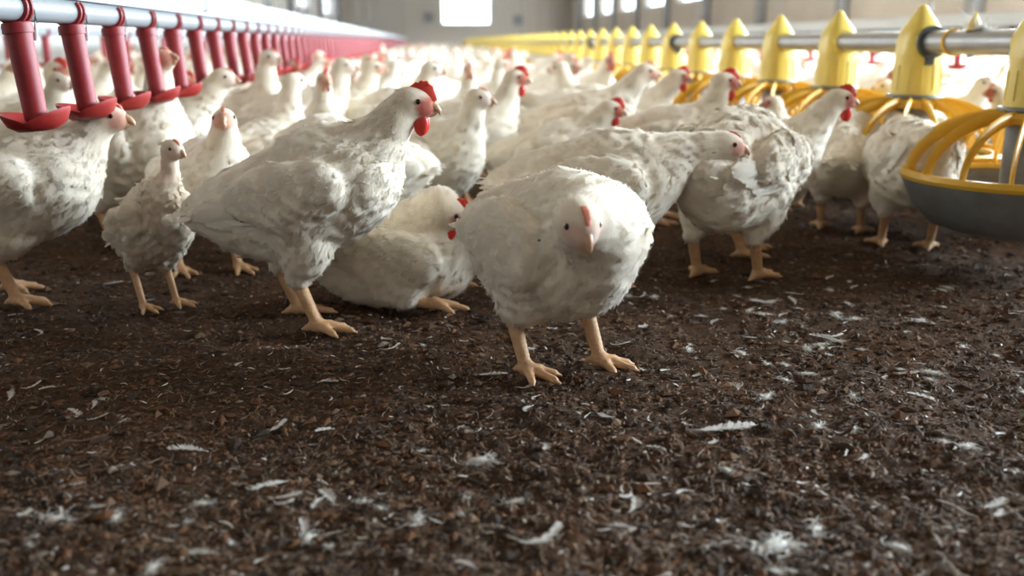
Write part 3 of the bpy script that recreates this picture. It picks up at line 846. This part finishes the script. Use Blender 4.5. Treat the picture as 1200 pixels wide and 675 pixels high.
def make_bird(S, name='broiler_chicken'):
    S = {**DEFAULT, **S}
    if isinstance(S['neck'], str): S['neck'] = NECKS[S['neck']]
    f, pr, legs, H, Rh, nk = bird_sdf(S)
    S['nkp'] = nk
    allx = [p for p in nk] + [H + Rh @ np.array([.05, 0, 0])]
    lo = np.minimum(np.min(allx, 0) - .07, np.array([-.27*S['L'], -.13*S['W'] - .01, .0 if S['sit'] else .055])); hi = np.maximum(np.max(allx, 0) + .07, np.array([.22*S['L'], .13*S['W'] + .01, S['bz'] + .16]))
    lo[2] = max(lo[2], .0) if not S['sit'] else -.012
    V, Q = grid_mesh(f, lo, hi, S['res'])
    V = V - grad(f, V) * np.clip(f(V), -S['res'], S['res'])[:, None]
    if S['sit']: V[:, 2] = np.maximum(V[:, 2], -.004)
    # colours: feather white, pink or red facial skin, soiled underside, painted tan shade round the head
    r = S['seed']
    q = (V - H) @ Rh / S['hs']
    nz = value_noise(V * 60, r)
    fd = np.sqrt(((q[:, 0] - .027) / .021) ** 2 + ((q[:, 2] - .002) / .0175) ** 2 + (q[:, 1] / .030) ** 2)
    fs = np.clip((1.06 + .12*nz - fd) / .28, 0, 1)
    skin = {'pink': PINK, 'red': REDF, 'pale': PINK * .35 + WHITE * .60, 'mid': PINK * .62 + WHITE * .33}[S['face']]
    t = np.clip(.30 + .45 * value_noise(V * 18, r + 3), 0, 1)[:, None] * .55
    col = WHITE * (1 - t) + CREAM * t
    hm = (.60 * np.clip(1.5 - np.linalg.norm(V - H, axis=1) / .06, 0, 1))[:, None]; col = col * (1 - hm) + HEAD_SHADE * hm
    if S.get('tint'):
        tk = np.clip(.6 + value_noise(V * 30, 9), 0, 1)[:, None] * S['tint']; col = col * (1 - tk) + np.array([.55, .42, .27]) * tk
    if S.get('bare'):
        b = np.exp(-((np.linalg.norm(V - nk[1], axis=1)) / .030) ** 2)[:, None] * S['bare']
        b2 = np.exp(-((np.linalg.norm(V - nk[2], axis=1)) / .024) ** 2)[:, None] * S['bare']
        b = np.maximum(b, b2); col = col * (1 - b) + (PINK*.6 + WHITE*.4) * b
    dt = np.clip((.55*S['bz'] - V[:, 2]) / .08, 0, 1) * S['dirt'] * (.6 + .6 * value_noise(V * 40, r + 5)); dt = np.clip(dt, 0, .8)[:, None]
    col = col * (1 - dt) + DIRT * dt
    col = col * (1 - fs[:, None]) + skin * fs[:, None]
    nb = len(Q); nv = len(V)
    if legs and S['legres']:
        fl = leg_sdf(legs, S)
        Vl = [V]; Ql = [Q]; off = nv
        for lg in legs:
            g = leg_sdf([lg], S)
            a, b = np.minimum(lg[0], lg[1]), np.maximum(lg[0], lg[1])
            v2, q2 = grid_mesh(g, a - np.array([.075, .075, .012]), b + np.array([.085, .075, .035]), S['legres'])
            Vl.append(v2); Ql.append(q2 + off); off += len(v2)
        V = np.concatenate(Vl); Q = np.concatenate(Ql)
        col = np.concatenate([col, np.tile(np.array([.7, .5, .3]), (len(V) - nv, 1))])
    midx = np.zeros(len(Q), int); midx[nb:] = 1
    me = make_mesh(name, V, Q, ['body_feather', 'shank_skin'], True, None, col, midx)
    o = link(name, me)
    if S['feathers']:
        v1, f1, c1, n1 = feather_cards(f, pr, V[:nv], Q[:nb], S, H, Rh, S['feathers'])
        v2, f2 = quills(S, f)
        vv = np.concatenate([v1, v2]); ff = np.concatenate([f1, f2 + len(v1)])
        cc = np.concatenate([c1, np.tile(WHITE * .97, (len(v2), 1))])
        pm = make_mesh('plumage', vv, ff, 'feather_card', True, None, cc)
        nq = np.zeros((len(v2), 3)); pm.update()
        vn = np.zeros(len(vv) * 3, np.float32); pm.vertex_normals.foreach_get('vector', vn); vn = vn.reshape(-1, 3)
        vn[:len(v1)] = n1
        pm.normals_split_custom_set_from_vertices(vn.tolist())
        pl = link('plumage', pm, o); pl['kind'] = 'stuff'
    Mh = Matrix.Translation(Vector(H)) @ Matrix(Rh.tolist()).to_4x4() @ Matrix.Scale(S['hs'], 4)
    def hp(nm, me):
        p = link(nm, me, o); p.matrix_local = Mh; return p
    cm = 'large' if S['comb'] > 1 else 'small'; rc = 'red_skin' if S['face'] == 'red' else 'pink_skin'
    if S['comb'] > 0:
        hp('comb', HEADPARTS['comb', cm, 'red_skin' if S['comb'] >= 1 else 'pink_skin'])
        for s in (-1, 1) if S['comb'] >= 1 else (): hp('wattle', HEADPARTS['wattle', cm, 'red_skin' if S['comb'] >= 1 else 'pink_skin', s])
    hp('beak', HEADPARTS['beak'])
    for s in (-1, 1): hp('eye', HEADPARTS['eye', s])
    return o, S

def put(S, u, v, yaw, scale, label, group=None, z=0.0):
    """a hand-posed bird standing where the photograph shows its feet"""
    o, S = make_bird(S)
    p = ground(u, v)
    o.location = (p[0], p[1], z); o.rotation_euler = (0, 0, R(yaw)); o.scale = (scale,) * 3
    tag(o, label, 'chicken', group or 'white broiler chickens')
    return o
# ------------------------------------------------------------------ hand-posed birds (near ones, left to right)
def by_head(S, hu, hv, Y, yaw, label, group=None):
    """bird whose head is seen at (hu, hv), its head standing at world y = Y; the size follows from the height of the head"""
    o, S = make_bird(S)
    d = _fw + _rt * ((hu - 600) / F_PX) + _up * ((337.5 - hv) / F_PX)
    P = np.array([0, 0, CAM_H]) + d * (Y / d[1])
    nkx, nky, nkz, _ = S['neck'][-1]
    hl = np.array([nkx * S['nk'] + .01, nky * S['nk'], S['bz'] + nkz * S['nk'] + .005])
    sc = P[2] / hl[2]
    w = rot_z(R(yaw)) @ (hl * sc)
    o.location = (P[0] - w[0], P[1] - w[1], 0); o.rotation_euler = (0, 0, R(yaw)); o.scale = (sc,) * 3
    tag(o, label, 'chicken', group or 'white broiler chickens')
    return o
NEAR = []
def B(o): NEAR.append(o); return o

# the round bird in front, facing the camera
B(put(dict(neck=[(.100, -.008, .028, .064), (.145, -.055, .050, .050), (.168, -.100, .064, .037), (.178, -.128, .068, .028)], bz=.210, W=1.04, D=1.07, L=.87, pitch=R(8), hyaw=R(-24), hpitch=R(-24), hs=1.20,
           comb=.9, face='mid', feet=((.048, .066), (.0, -.052)), toe=R(10), feathers=3000, seed=11, res=.0055, legres=.0024, dirt=.30, th=.95), 644, 432, -53, .98,
      'plump white chicken in front, head low, facing the camera'))
# red-combed bird in profile
B(put(dict(neck='alert', bz=.238, nk=.92, W=1.0, D=.95, L=1.03, pitch=R(20), comb=2, face='red', hpitch=R(-4), feet=((-.035, .060), (.030, -.050)), feathers=2800, seed=12, res=.0055, legres=.0024, wing=R(14)), 362, 380, -9, 1.02,
      'white chicken in profile with bright red comb, standing in front of the flock'))
# bird lying behind it
B(put(dict(neck=[(.075, -.01, .050, .054), (.090, -.03, .092, .036), (.096, -.050, .100, .027), (.104, -.062, .088, .024)], sit=True, bz=.100, D=.92, L=1.02, pitch=R(2), comb=2, face='red', hpitch=R(-30), feathers=2200, seed=13), 466, 352, -8, 1.0,
      'white chicken lying on the litter behind the standing red-combed one'))
# scruffy young bird
B(put(dict(neck=[(.065, 0, .075, .040), (.088, 0, .120, .025), (.098, 0, .165, .021), (.104, 0, .200, .021)], bz=.240, W=.88, D=.92, L=.78, pitch=R(34), wing=R(30), comb=.4, face='pale', bare=.95, nr=.85, tint=.6, hpitch=R(-8), hyaw=R(5),
           feet=((.02, .045), (-.01, -.040)), leg=1.25, th=.62, lr=.85, hs=1.12, feathers=1300, fl=1.25, lift=2.6, ruffle=1.8, seed=14, res=.0055, legres=.0024), 186, 361, -38, .70,
      'small scruffy half-feathered chick with bare neck at the left'))
# big bird cut by the left edge
B(put(dict(neck=[(.105, 0, .030, .056), (.145, 0, .070, .042), (.170, 0, .100, .031), (.195, 0, .118, .025)], bz=.225, W=1.05, D=1.06, pitch=R(18), comb=.5, face='pink', feet=((-.05, .055), (.02, -.055)), feathers=2200, seed=15, wing=R(16)), 26, 350, -6, 1.03,
      'white chicken cut off by the left edge, stretching its neck under the drinkers'))
B(put(dict(neck='tall', bz=.225, pitch=R(24), comb=.5, face='pink', hpitch=R(20), feet=((.02, .055), (-.03, -.055)), feathers=1600, seed=16, W=1.0), 163, 284, -30, 1.04,
      'white chicken with upright breast reaching up among the red drinkers'))
B(put(dict(neck='up', nk=.9, bz=.215, pitch=R(12), comb=.9, face='pink', hyaw=R(-24), hpitch=R(12), feet=((.03, .060), (-.03, -.060)), feathers=1500, seed=17), 246, 320, -56, .93,
      'white chicken facing the camera between the chick and the profile bird'))
B(by_head(dict(neck='alert', comb=.5, face='pale', feathers=1100, seed=18), 262, 92, 2.9, -10, 'white chicken in profile with its head against the receding drinker tubes'))
B(by_head(dict(neck='up', comb=.5, face='pale', feathers=900, seed=19), 70, 96, 2.8, -20, 'white chicken whose head shows between the first two drinker tubes'))
B(put(dict(neck='down', comb=.5, feathers=1200, seed=20), 412, 303, 176, 1.0, 'tan-shaded white chicken hidden behind the profile bird\'s neck'))
B(by_head(dict(neck='up', comb=.5, face='pale', feathers=1400, seed=21, hyaw=R(18), bz=.22), 560, 116, 2.42, -38, 'white chicken upright behind the profile bird, head turned right'))
# right-hand group
B(put(dict(neck='fwd', comb=.5, face='pink', bz=.225, pitch=R(10), feathers=2200, seed=22, feet=((.03, .055), (-.04, -.05)), hpitch=R(-6)), 690, 346, -8, 1.0,
      'white chicken with outstretched neck right behind the front bird'))
B(put(dict(neck='down', comb=.5, bz=.232, pitch=R(8), feathers=1900, seed=23, tailf=.45, W=1.1, D=1.1, feet=((-.02, .058), (.02, -.058))), 852, 326, 50, 1.06,
      'white chicken seen from behind, its head hidden beyond its rump'))
B(by_head(dict(neck='alert', comb=2, face='red', feathers=1900, seed=24, W=1.05, D=1.05), 984, 117, 2.25, -9, 'white chicken with dark red comb and wattle beside the yellow feeders'))
B(put(dict(neck='fwd', comb=.5, bz=.222, pitch=R(-6), feathers=1600, seed=25, D=1.05, W=.92, tailf=.5), 1060, 291, 76, .98, 'white chicken seen from the rear, feeding at the pan beside the pipe clamp'))
B(put(dict(neck='down', comb=.5, feathers=900, seed=26), 984, 271, 60, .97, 'shaded white chicken stooping under the feeder behind the red-combed one'))
B(by_head(dict(neck='alert', comb=2, face='red', feathers=1300, seed=27, nk=.85, hpitch=R(-6)), 716, 128, 2.62, -10, 'white chicken with lowered red-wattled head above the front bird'))
B(by_head(dict(neck='up', comb=2, face='red', feathers=1300, seed=28), 849, 96, 2.70, -8, 'white chicken with erect neck and red comb in front of the yellow hoppers'))
B(by_head(dict(neck='back', comb=.5, face='red', feathers=1100, seed=29, hyaw=R(20)), 905, 121, 2.95, 150, 'white chicken looking away to the left, against the fourth yellow feeder'))
# second rank
B(by_head(dict(neck='up', comb=2, face='red', feathers=800, seed=30, res=.008), 604, 92, 2.95, -12, 'white chicken with red comb and wattle left of the yellow hoppers'))
B(by_head(dict(neck='tall', comb=1, face='pink', feathers=800, seed=31, res=.008), 550, 82, 3.65, -84, 'white chicken facing the camera under the bright end window'))
B(by_head(dict(neck='up', comb=.5, face='pale', feathers=800, seed=32, res=.008), 506, 82, 3.35, -8, 'white chicken with pale head just above the profile bird\'s comb'))
B(by_head(dict(neck='up', comb=.5, face='pink', feathers=800, seed=33, res=.008), 438, 80, 3.58, -6, 'white chicken in profile, second head right of the drinker row'))
B(by_head(dict(neck='up', comb=.5, face='pale', feathers=800, seed=34, res=.008), 403, 78, 3.3, -10, 'white chicken in profile, first head right of the drinker row'))
B(by_head(dict(neck='tall', comb=1, face='pink', feathers=900, seed=35, res=.008), 380, 94, 3.02, -64, 'white chicken with tall neck and reddish comb behind the profile bird\'s back'))
B(by_head(dict(neck='tall', comb=.5, face='pale', feathers=900, seed=36, res=.008), 345, 96, 2.72, 35, 'white chicken with tall bright neck turned away, left of the reddish-combed one'))
B(by_head(dict(neck='alert', comb=.5, face='pink', feathers=800, seed=37, res=.008), 757, 85, 3.1, -10, 'white chicken in profile left of two overlapping red heads'))
B(by_head(dict(neck='alert', comb=2, face='red', feathers=800, seed=38, res=.008), 795, 90, 3.35, -6, 'white chicken with red face right of its overlapping neighbour, before the feeders'))
B(by_head(dict(neck='up', comb=.5, face='pale', feathers=700, seed=39, res=.008), 655, 80, 3.9, 160, 'white chicken turned left in the second rank above the lowered red head'))
B(by_head(dict(neck='tall', comb=.5, face='pale', feathers=600, seed=40, res=.008), 316, 68, 3.4, -30, 'white chicken with slim neck in front of the far drinker tubes'))
B(by_head(dict(neck='up', comb=1, face='red', feathers=600, seed=41, res=.008), 1168, 108, 3.0, 165, 'white chicken with red head seen between the two nearest feeders'))
B(by_head(dict(neck='up', comb=.5, face='pale', feathers=600, seed=42, res=.008), 1036, 102, 3.2, 170, 'white chicken with pale head seen left of the second yellow hopper'))

# ------------------------------------------------------------------ the rest of the flock
VAR = []
for i, sp in enumerate([dict(neck='up', comb=.5, face='pale'), dict(neck='alert', comb=2, face='red'), dict(neck='tall', comb=1, face='pink'), dict(neck='back', comb=.5, face='pink'),
                        dict(neck='fwd', comb=.5, face='pale'), dict(neck='up', comb=1, face='pink', sit=True, bz=.105, pitch=R(4)), dict(neck='down', comb=.5), dict(neck='up', comb=2, face='red', hyaw=R(40))]):
    o, S = make_bird({**sp, 'feathers': 0, 'res': .011, 'legres': .0045, 'seed': 60 + i, 'ruffle': 1.6}); VAR.append(o)
used = [False] * len(VAR)
def in_view(x, y, mrg=0.35):
    q = np.array([x, y, 0.2]) - np.array([0, 0, CAM_H]); zc = q @ _fw
    return zc > 0 and abs(q @ _rt) < zc * 600 / F_PX + mrg
def discs(x, y, yaw, sc):
    """a bird's footprint as three circles along its back"""
    d = np.array([math.cos(yaw), math.sin(yaw)])
    return [np.array([x, y]) + d * k * sc for k in (-.13, -.02, .09)]
taken = []
for o in NEAR: taken += discs(o.location.x, o.location.y, o.rotation_euler.z, o.scale.x)
def free(x, y, yaw, sc, dmin):
    if abs(x - FE_X) < 0.36: return False
    T_ = np.array(taken)
    return all((((T_ - p) ** 2).sum(1) > dmin * dmin).all() and abs(p[0] - FE_X) > .36 for p in discs(x, y, yaw, sc))
r = np.random.default_rng(5)
flock = 0; tries = 0
ymax = 3.0
while flock < 268 and tries < 60000:
    tries += 1
    ymax = 3.6 + flock * 0.034
    y = r.uniform(max(2.1, ymax - 2.5), ymax); x = r.uniform(WALL_L + .35, WALL_R - .3)
    yaw = R(r.normal(-15, 55) if r.random() < .72 else r.uniform(0, 360)); sc = r.uniform(.90, 1.06)
    if not in_view(x, y) or not free(x, y, yaw, sc, .19): continue
    if y < 3.4 and -0.55 < x < 1.2: continue
    if y < 2.9 and x < FE_X: continue
    k = int(r.choice(len(VAR), p=[.24, .17, .13, .08, .14, .10, .06, .08]))
    if not used[k]: o = VAR[k]; used[k] = True
    else: o = copy_tree(VAR[k])
    o.location = (x, y, 0); o.scale = (sc,) * 3
    o.rotation_euler = (0, 0, yaw)
    if x < DR_X: lb = 'blurred white chicken beyond the near red drinker row at the left'; gp = 'chickens beyond the near drinker row'
    elif x > FE_X: lb = 'blurred white chicken beyond the yellow feeder row at the right'; gp = 'chickens beyond the feeder row'
    else: lb = 'blurred white chicken in the crowd between drinker row and feeder row'; gp = 'chickens crowding between the drinkers and feeders'
    tag(o, lb, 'chicken', gp); taken += discs(x, y, yaw, sc); flock += 1
for k, o in enumerate(VAR):
    if not used[k]:
        for c in list(o.children): bpy.data.objects.remove(c)
        bpy.data.objects.remove(o)
# far remainder of the flock: one low-detail mesh
def far_flock():
    global ymax
    src = []
    for i, sp in enumerate([dict(neck='up', face='pink'), dict(neck='alert', face='red'), dict(neck='tall', face='pale'), dict(neck='fwd', face='pale')]):
        o, S = make_bird({**sp, 'feathers': 0, 'res': .042, 'legres': 0, 'seed': 80 + i, 'comb': 0})
        me = o.data; V = np.zeros(len(me.vertices) * 3, np.float32); me.vertices.foreach_get('co', V)
        Q = np.zeros(len(me.loops), np.int32); me.loops.foreach_get('vertex_index', Q)
        C = np.zeros(len(me.vertices) * 4, np.float32); me.color_attributes['col'].data.foreach_get('color', C)
        src.append((V.reshape(-1, 3), Q.reshape(-1, 4), C.reshape(-1, 4)[:, :3]))
        for c in list(o.children): bpy.data.objects.remove(c)
        bpy.data.objects.remove(o)
    Vs, Qs, Cs, off = [], [], [], 0
    y = ymax - 0.4
    while y < WALL_B - 1.0:
        x = WALL_L + .45
        while x < WALL_R - .4:
            xx = x + r.uniform(-.1, .1); yy = y + r.uniform(-.12, .12)
            if in_view(xx, yy) and abs(xx - FE_X) > .22 and r.random() < (.8 if yy < 18 else .45):
                V, Q, C = src[int(r.integers(4))]
                Vs.append((V * r.uniform(.9, 1.06)) @ rot_z(R(r.normal(-15, 70))).T + np.array([xx, yy, 0])); Qs.append(Q + off); Cs.append(C); off += len(V)
            x += .30
        y += .33 + (y - ymax) * .012
    o = link('chicken_flock', make_mesh('chicken_flock', np.concatenate(Vs), np.concatenate(Qs), 'body_feather', True, None, np.concatenate(Cs)))
    tag(o, 'distant mass of white chickens filling the far end of the house', 'chickens', None, 'stuff')
    print('far birds', len(Vs), 'verts', off)
far_flock()
# ------------------------------------------------------------------ litter crumbs, straw and loose feathers
def sample_floor(n, r, y0=.62, y1=3.4, power=1.6):
    """places on the litter in view, denser near the camera"""
    a = y0 ** (1 - power); b = y1 ** (1 - power)
    y = (a + (b - a) * r.random(n)) ** (1 / (1 - power))
    x = YAW * y + (r.random(n) * 2 - 1) * (y * 600 / F_PX + .12)
    return x, y
def litter_bits():
    r = np.random.default_rng(21)
    n = 60000
    x, y = sample_floor(n, r)
    s = np.exp(r.normal(math.log(.0022), .48, n)) * (0.85 + .15 * y); s = np.clip(s, .0015, .010)
    octa = np.array([(1,0,0),(0,1,0),(-1,0,0),(0,-1,0),(0,0,1),(0,0,-.6)], float)
    V = octa[None] * s[:, None, None] * r.uniform(.55, 1.35, (n, 6, 1)) * np.array([1.7, .85, .70])
    a = r.random(n) * 6.283; c_, s_ = np.cos(a)[:, None], np.sin(a)[:, None]
    V = np.stack([V[..., 0]*c_ - V[..., 1]*s_, V[..., 0]*s_ + V[..., 1]*c_, V[..., 2]], -1)
    z = height(x, y) + s * .25
    V += np.stack([x, y, z], 1)[:, None]
    tri = np.array([(0,1,4),(1,2,4),(2,3,4),(3,0,4),(1,0,5),(2,1,5),(3,2,5),(0,3,5)])
    Fs = (np.arange(n)[:, None, None] * 6 + tri).reshape(-1, 3)
    pal = np.array([(.030,.017,.010),(.062,.034,.019),(.125,.054,.021),(.15,.088,.050),(.22,.175,.14),(.045,.032,.024)])
    k = r.choice(6, n, p=[.30, .26, .14, .11, .06, .13])
    pt = value_noise(np.stack([x, y, 0*x], 1) * 9.0, 8) + .6 * value_noise(np.stack([x, y, 0*x], 1) * 24.0, 9)
    red = (pt > .05) & (r.random(n) < .65); k[red] = r.choice(np.array([1, 2, 2, 3]), red.sum())
    col = pal[k] * r.uniform(.75, 1.25, (n, 1))
    o = link('litter_crumbs', make_mesh('litter_crumbs', V.reshape(-1, 3), Fs, 'crumb', False, None, np.repeat(col, 6, 0)))
    tag(o, 'dark brown crumbled litter strewn over the whole floor', None, None, 'stuff'); o.parent = FLOOR
    # fibres and tiny feather slivers: bent strips
    def strips(name, n, len_mu, w, pal, label, lift, seed, bias=None):
        r = np.random.default_rng(seed)
        x, y = sample_floor(n, r, power=1.5)
        if bias: x, y = bias(x, y, r)
        ln = np.exp(r.normal(math.log(len_mu), .45, len(x))); a = r.random(len(x)) * 6.283; n = len(x)
        cu = r.normal(0, .6, n)
        rows = []
        for t in (-.5, -.15, .2, .5):
            ang = a + cu * t
            px = x + np.cos(ang) * ln * t; py = y + np.sin(ang) * ln * t
            hz = height(px, py) + lift + np.abs(t) * ln * r.uniform(.0, .25, n)
            ww = w * (1.15 - 1.7 * abs(t)) * r.uniform(.7, 1.4, n)
            nx, ny = -np.sin(ang) * ww, np.cos(ang) * ww
            rows += [np.stack([px - nx, py - ny, hz], 1), np.stack([px + nx, py + ny, hz + ww * .5], 1)]
        V = np.stack(rows, 1).reshape(-1, 3)
        q = np.array([(0,1,3,2),(2,3,5,4),(4,5,7,6)])
        Fs = (np.arange(n)[:, None, None] * 8 + q).reshape(-1, 4)
        pal = np.array(pal); col = pal[r.integers(len(pal), size=n)] * r.uniform(.7, 1.2, (n, 1))
        o = link(name, make_mesh(name, V, Fs, 'straw', True, None, np.repeat(col, 8, 0)))
        tag(o, label, None, None, 'stuff'); o.parent = FLOOR
    strips('straw_litter', 24000, .010, .0008, [(.12,.07,.04),(.20,.14,.09),(.08,.05,.03),(.26,.21,.16),(.15,.075,.035)], 'thin brown and grey straw bits mixed into the litter', .002, 31)
    strips('feather_scraps', 1100, .009, .0013, [(.60,.57,.53),(.46,.42,.38),(.72,.70,.66),(.36,.31,.27)], 'tiny white feather scraps scattered over the litter', .003, 32)
litter_bits()

def feather_mesh(seed, ln, w, curl, fluff, rise=.15):
    """loose feather: quill with two split vanes, or a tuft of down"""
    r = np.random.default_rng(seed); m = MB()
    if fluff:
        for i in range(150):
            a = r.normal(0, 1.0) + (0 if i % 2 else math.pi); e = abs(r.normal(rise, .22 + rise * .6)); l = ln * .5 * r.uniform(.15, 1.0) * r.uniform(.5, 1)
            d = np.array([math.cos(a), math.sin(a) * .6, e]); sd = np.array([-math.sin(a), math.cos(a), 0]); b = r.normal(0, .8)
            o0 = np.array([r.normal(0, ln*.22), r.normal(0, ln*.10), .002])
            V = []
            for t, ww in ((0, 1), (.5, .8), (1, .2)):
                p = o0 + d * l * t + sd * b * l * t * t - np.array([0, 0, .30 * l * t * t])
                p[2] = max(p[2], .001); V += [p - sd * w * ww, p + sd * w * ww + np.array([0, 0, w*.6])]
            m.add(V, [(0,1,3,2),(2,3,5,4)])
        m.ball((0, 0, ln*.05), (ln*.24, ln*.13, ln*.06), 10, 6)
    else:
        def spine(t):
            a = curl * (t - .3)
            return np.array([ln * (t - .5) * math.cos(a*.5), ln * (t - .5) * math.sin(a) * .9, .003 + abs(curl) * .10 * ln * (t*1.1 - .25) ** 2])
        def sd(t):
            d = spine(t + .01) - spine(t - .01); d /= np.linalg.norm(d); s_ = np.cross([0, 0, 1.0], d); return s_ / np.linalg.norm(s_), d
        m.tube([spine(t) for t in np.linspace(0, 1, 8)], np.linspace(.0010, .0004, 8), 5)
        nb = 22
        for side in (-1, 1):
            for i in range(nb):
                t0 = .16 + .82 * i / nb; t1 = t0 + .82 / nb * r.uniform(.85, 1.15)
                if r.random() < .06: continue
                wid = w * (math.sin(math.pi * min(1, (t0 - .08) / .95)) ** .6) * r.uniform(.75, 1.1)
                s_, d = sd(t0); up = np.array([0, 0, wid * r.uniform(.1, .45)])
                a, b = spine(t0), spine(min(t1, 1))
                o2 = side * s_ * wid + d * wid * .75 + up
                m.add([a, b, b + o2 * .55 + up * .2, a + o2 * .55 + up * .2, b + o2 - d * .001, a + o2], [(0,1,2,3), (3,2,4,5)] if side > 0 else [(3,2,1,0), (5,4,2,3)])
    return m
mat('loose_feather', (0.72, 0.70, 0.66), 0.8, var=(60, (0.50, 0.45, 0.40), 0.6), spec=0.2, transl=0.25)
FM = [feather_mesh(1, .050, .008, .6, False).mesh('loose_feather', 'loose_feather'), feather_mesh(2, .060, .0065, 1.6, False).mesh('loose_feather', 'loose_feather'),
      feather_mesh(3, .036, .008, -1.2, False).mesh('loose_feather', 'loose_feather'), feather_mesh(4, .075, .010, .25, False).mesh('loose_feather', 'loose_feather'),
      feather_mesh(5, .045, .0007, 0, True).mesh('down_tuft', 'loose_feather'), feather_mesh(6, .050, .0007, 0, True).mesh('down_tuft', 'loose_feather'), feather_mesh(7, .038, .0007, 0, True).mesh('down_tuft', 'loose_feather'), feather_mesh(8, .11, .0009, 0, True, .55).mesh('down_tuft', 'loose_feather')]
def feather(k, u, v, rot, sc, label, group):
    p = ground(u, v)
    z = float(height([p[0]], [p[1]])[0])
    o = link('loose_feather' if k < 4 else 'down_tuft', FM[k], None, (p[0], p[1], z + .001))
    o.rotation_euler = (random.uniform(-.12, .12), random.uniform(-.12, .12), R(rot)); o.scale = (sc,) * 3
    tag(o, label, 'feather', group)
    return p
SPOT = [(4, 65, 613, 0, 1.0, 'flat tuft of white down at the lower left of the litter'), (5, 908, 634, 30, 1.5, 'largest white down tuft at the lower right of the litter'), (6, 958, 612, 70, 1.1, 'white down tuft just behind the largest one at the lower right'),
        (5, 560, 538, 0, 1.1, 'ragged white tuft in the middle of the foreground litter'), (1, 318, 499, 15, .9, 'curled white feather left of centre on the litter'), (3, 848, 511, 5, 1.25, 'long barred feather lying flat right of the front bird'),
        (4, 897, 467, 40, 1.0, 'white tuft between the long barred feather and the feeders'), (0, 865, 455, 80, .8, 'upright white feather left of the bright tuft'), (0, 972, 398, 125, 1.1, 'bright white feather standing slantwise on the right of the litter'),
        (1, 634, 636, 10, 1.1, 'crescent-shaped white feather at the bottom centre'), (2, 494, 523, 20, .9, 'short white feather near the middle of the foreground'), (6, 490, 608, 90, .8, 'upright fluff below the short white feather'),
        (1, 383, 500, 200, .8, 'curved white feather right of the curled one'), (0, 222, 524, 175, 1.0, 'straw-coloured feather left of centre lying straight'), (3, 575, 437, 8, .75, 'thin feather beside the front bird\'s foot'),
        (0, 745, 592, 60, .8, 'small white feather at the bottom right of centre'), (5, 915, 376, 0, .8, 'pale tuft behind the right feathers, level with the bird feet'), (4, 1075, 375, 20, .8, 'pale tuft under the feeder side of the litter'),
        (2, 383, 443, 10, .9, 'pinkish white feather under the profile bird'), (1, 460, 413, 20, .7, 'white feather beside the profile bird\'s front toes'), (0, 1165, 585, 10, 1.0, 'pale feather close to the right edge low down'),
        (4, 425, 578, 0, .6, 'small white flake of down left of bottom centre'), (5, 1130, 523, 0, .8, 'white tuft at the right, below the feeders')]
for k, u, v, a, s_, lb in SPOT: feather(k, u, v, a, s_, lb, 'loose feathers on the litter')
r = np.random.default_rng(77); nf = 0
while nf < 120:
    u = r.uniform(-20, 1220); v = 320 + 350 * r.random() ** 1.25
    dens = .35 + .65 * np.exp(-((u - 980) / 260) ** 2 - ((v - 430) / 90) ** 2) + .1
    if r.random() > dens: continue
    left = u < 520
    feather(int(r.choice(7, p=[.22, .22, .2, .06, .1, .1, .1] if u < 780 else [.12, .15, .15, .04, .18, .18, .18])), u, v, r.uniform(0, 360), r.uniform(.35, .75),
            'small white feather among many on the left half of the litter' if left else 'small white feather among many on the right half of the litter', 'small feathers on the left litter' if left else 'small feathers on the right litter')
    nf += 1
for i in range(46):     # a denser drift of down on the right, towards the feeders
    u = r.normal(960, 130); v = 335 + abs(r.normal(0, 75))
    feather(int(r.choice([0, 1, 2, 4, 5, 6])), u, v, r.uniform(0, 360), r.uniform(.45, .85), 'small white fluff in the drift of down before the feeders', 'down drift before the feeders')
# feather caught on the feeder pipe beside the yellow cap
o = link('down_tuft', FM[7], None, (FE_X, on_line(1146, FE_X), FP_Z + FP_R)); o.rotation_euler = (0, 0, R(86))
tag(o, 'wispy white feather tuft caught on top of the feeder pipe', 'feather')
print('triangles', sum(len(p.vertices) - 2 for m in bpy.data.meshes for p in m.polygons) if False else sum(len(m.loops) - 2 * len(m.polygons) for m in bpy.data.meshes if m.users))
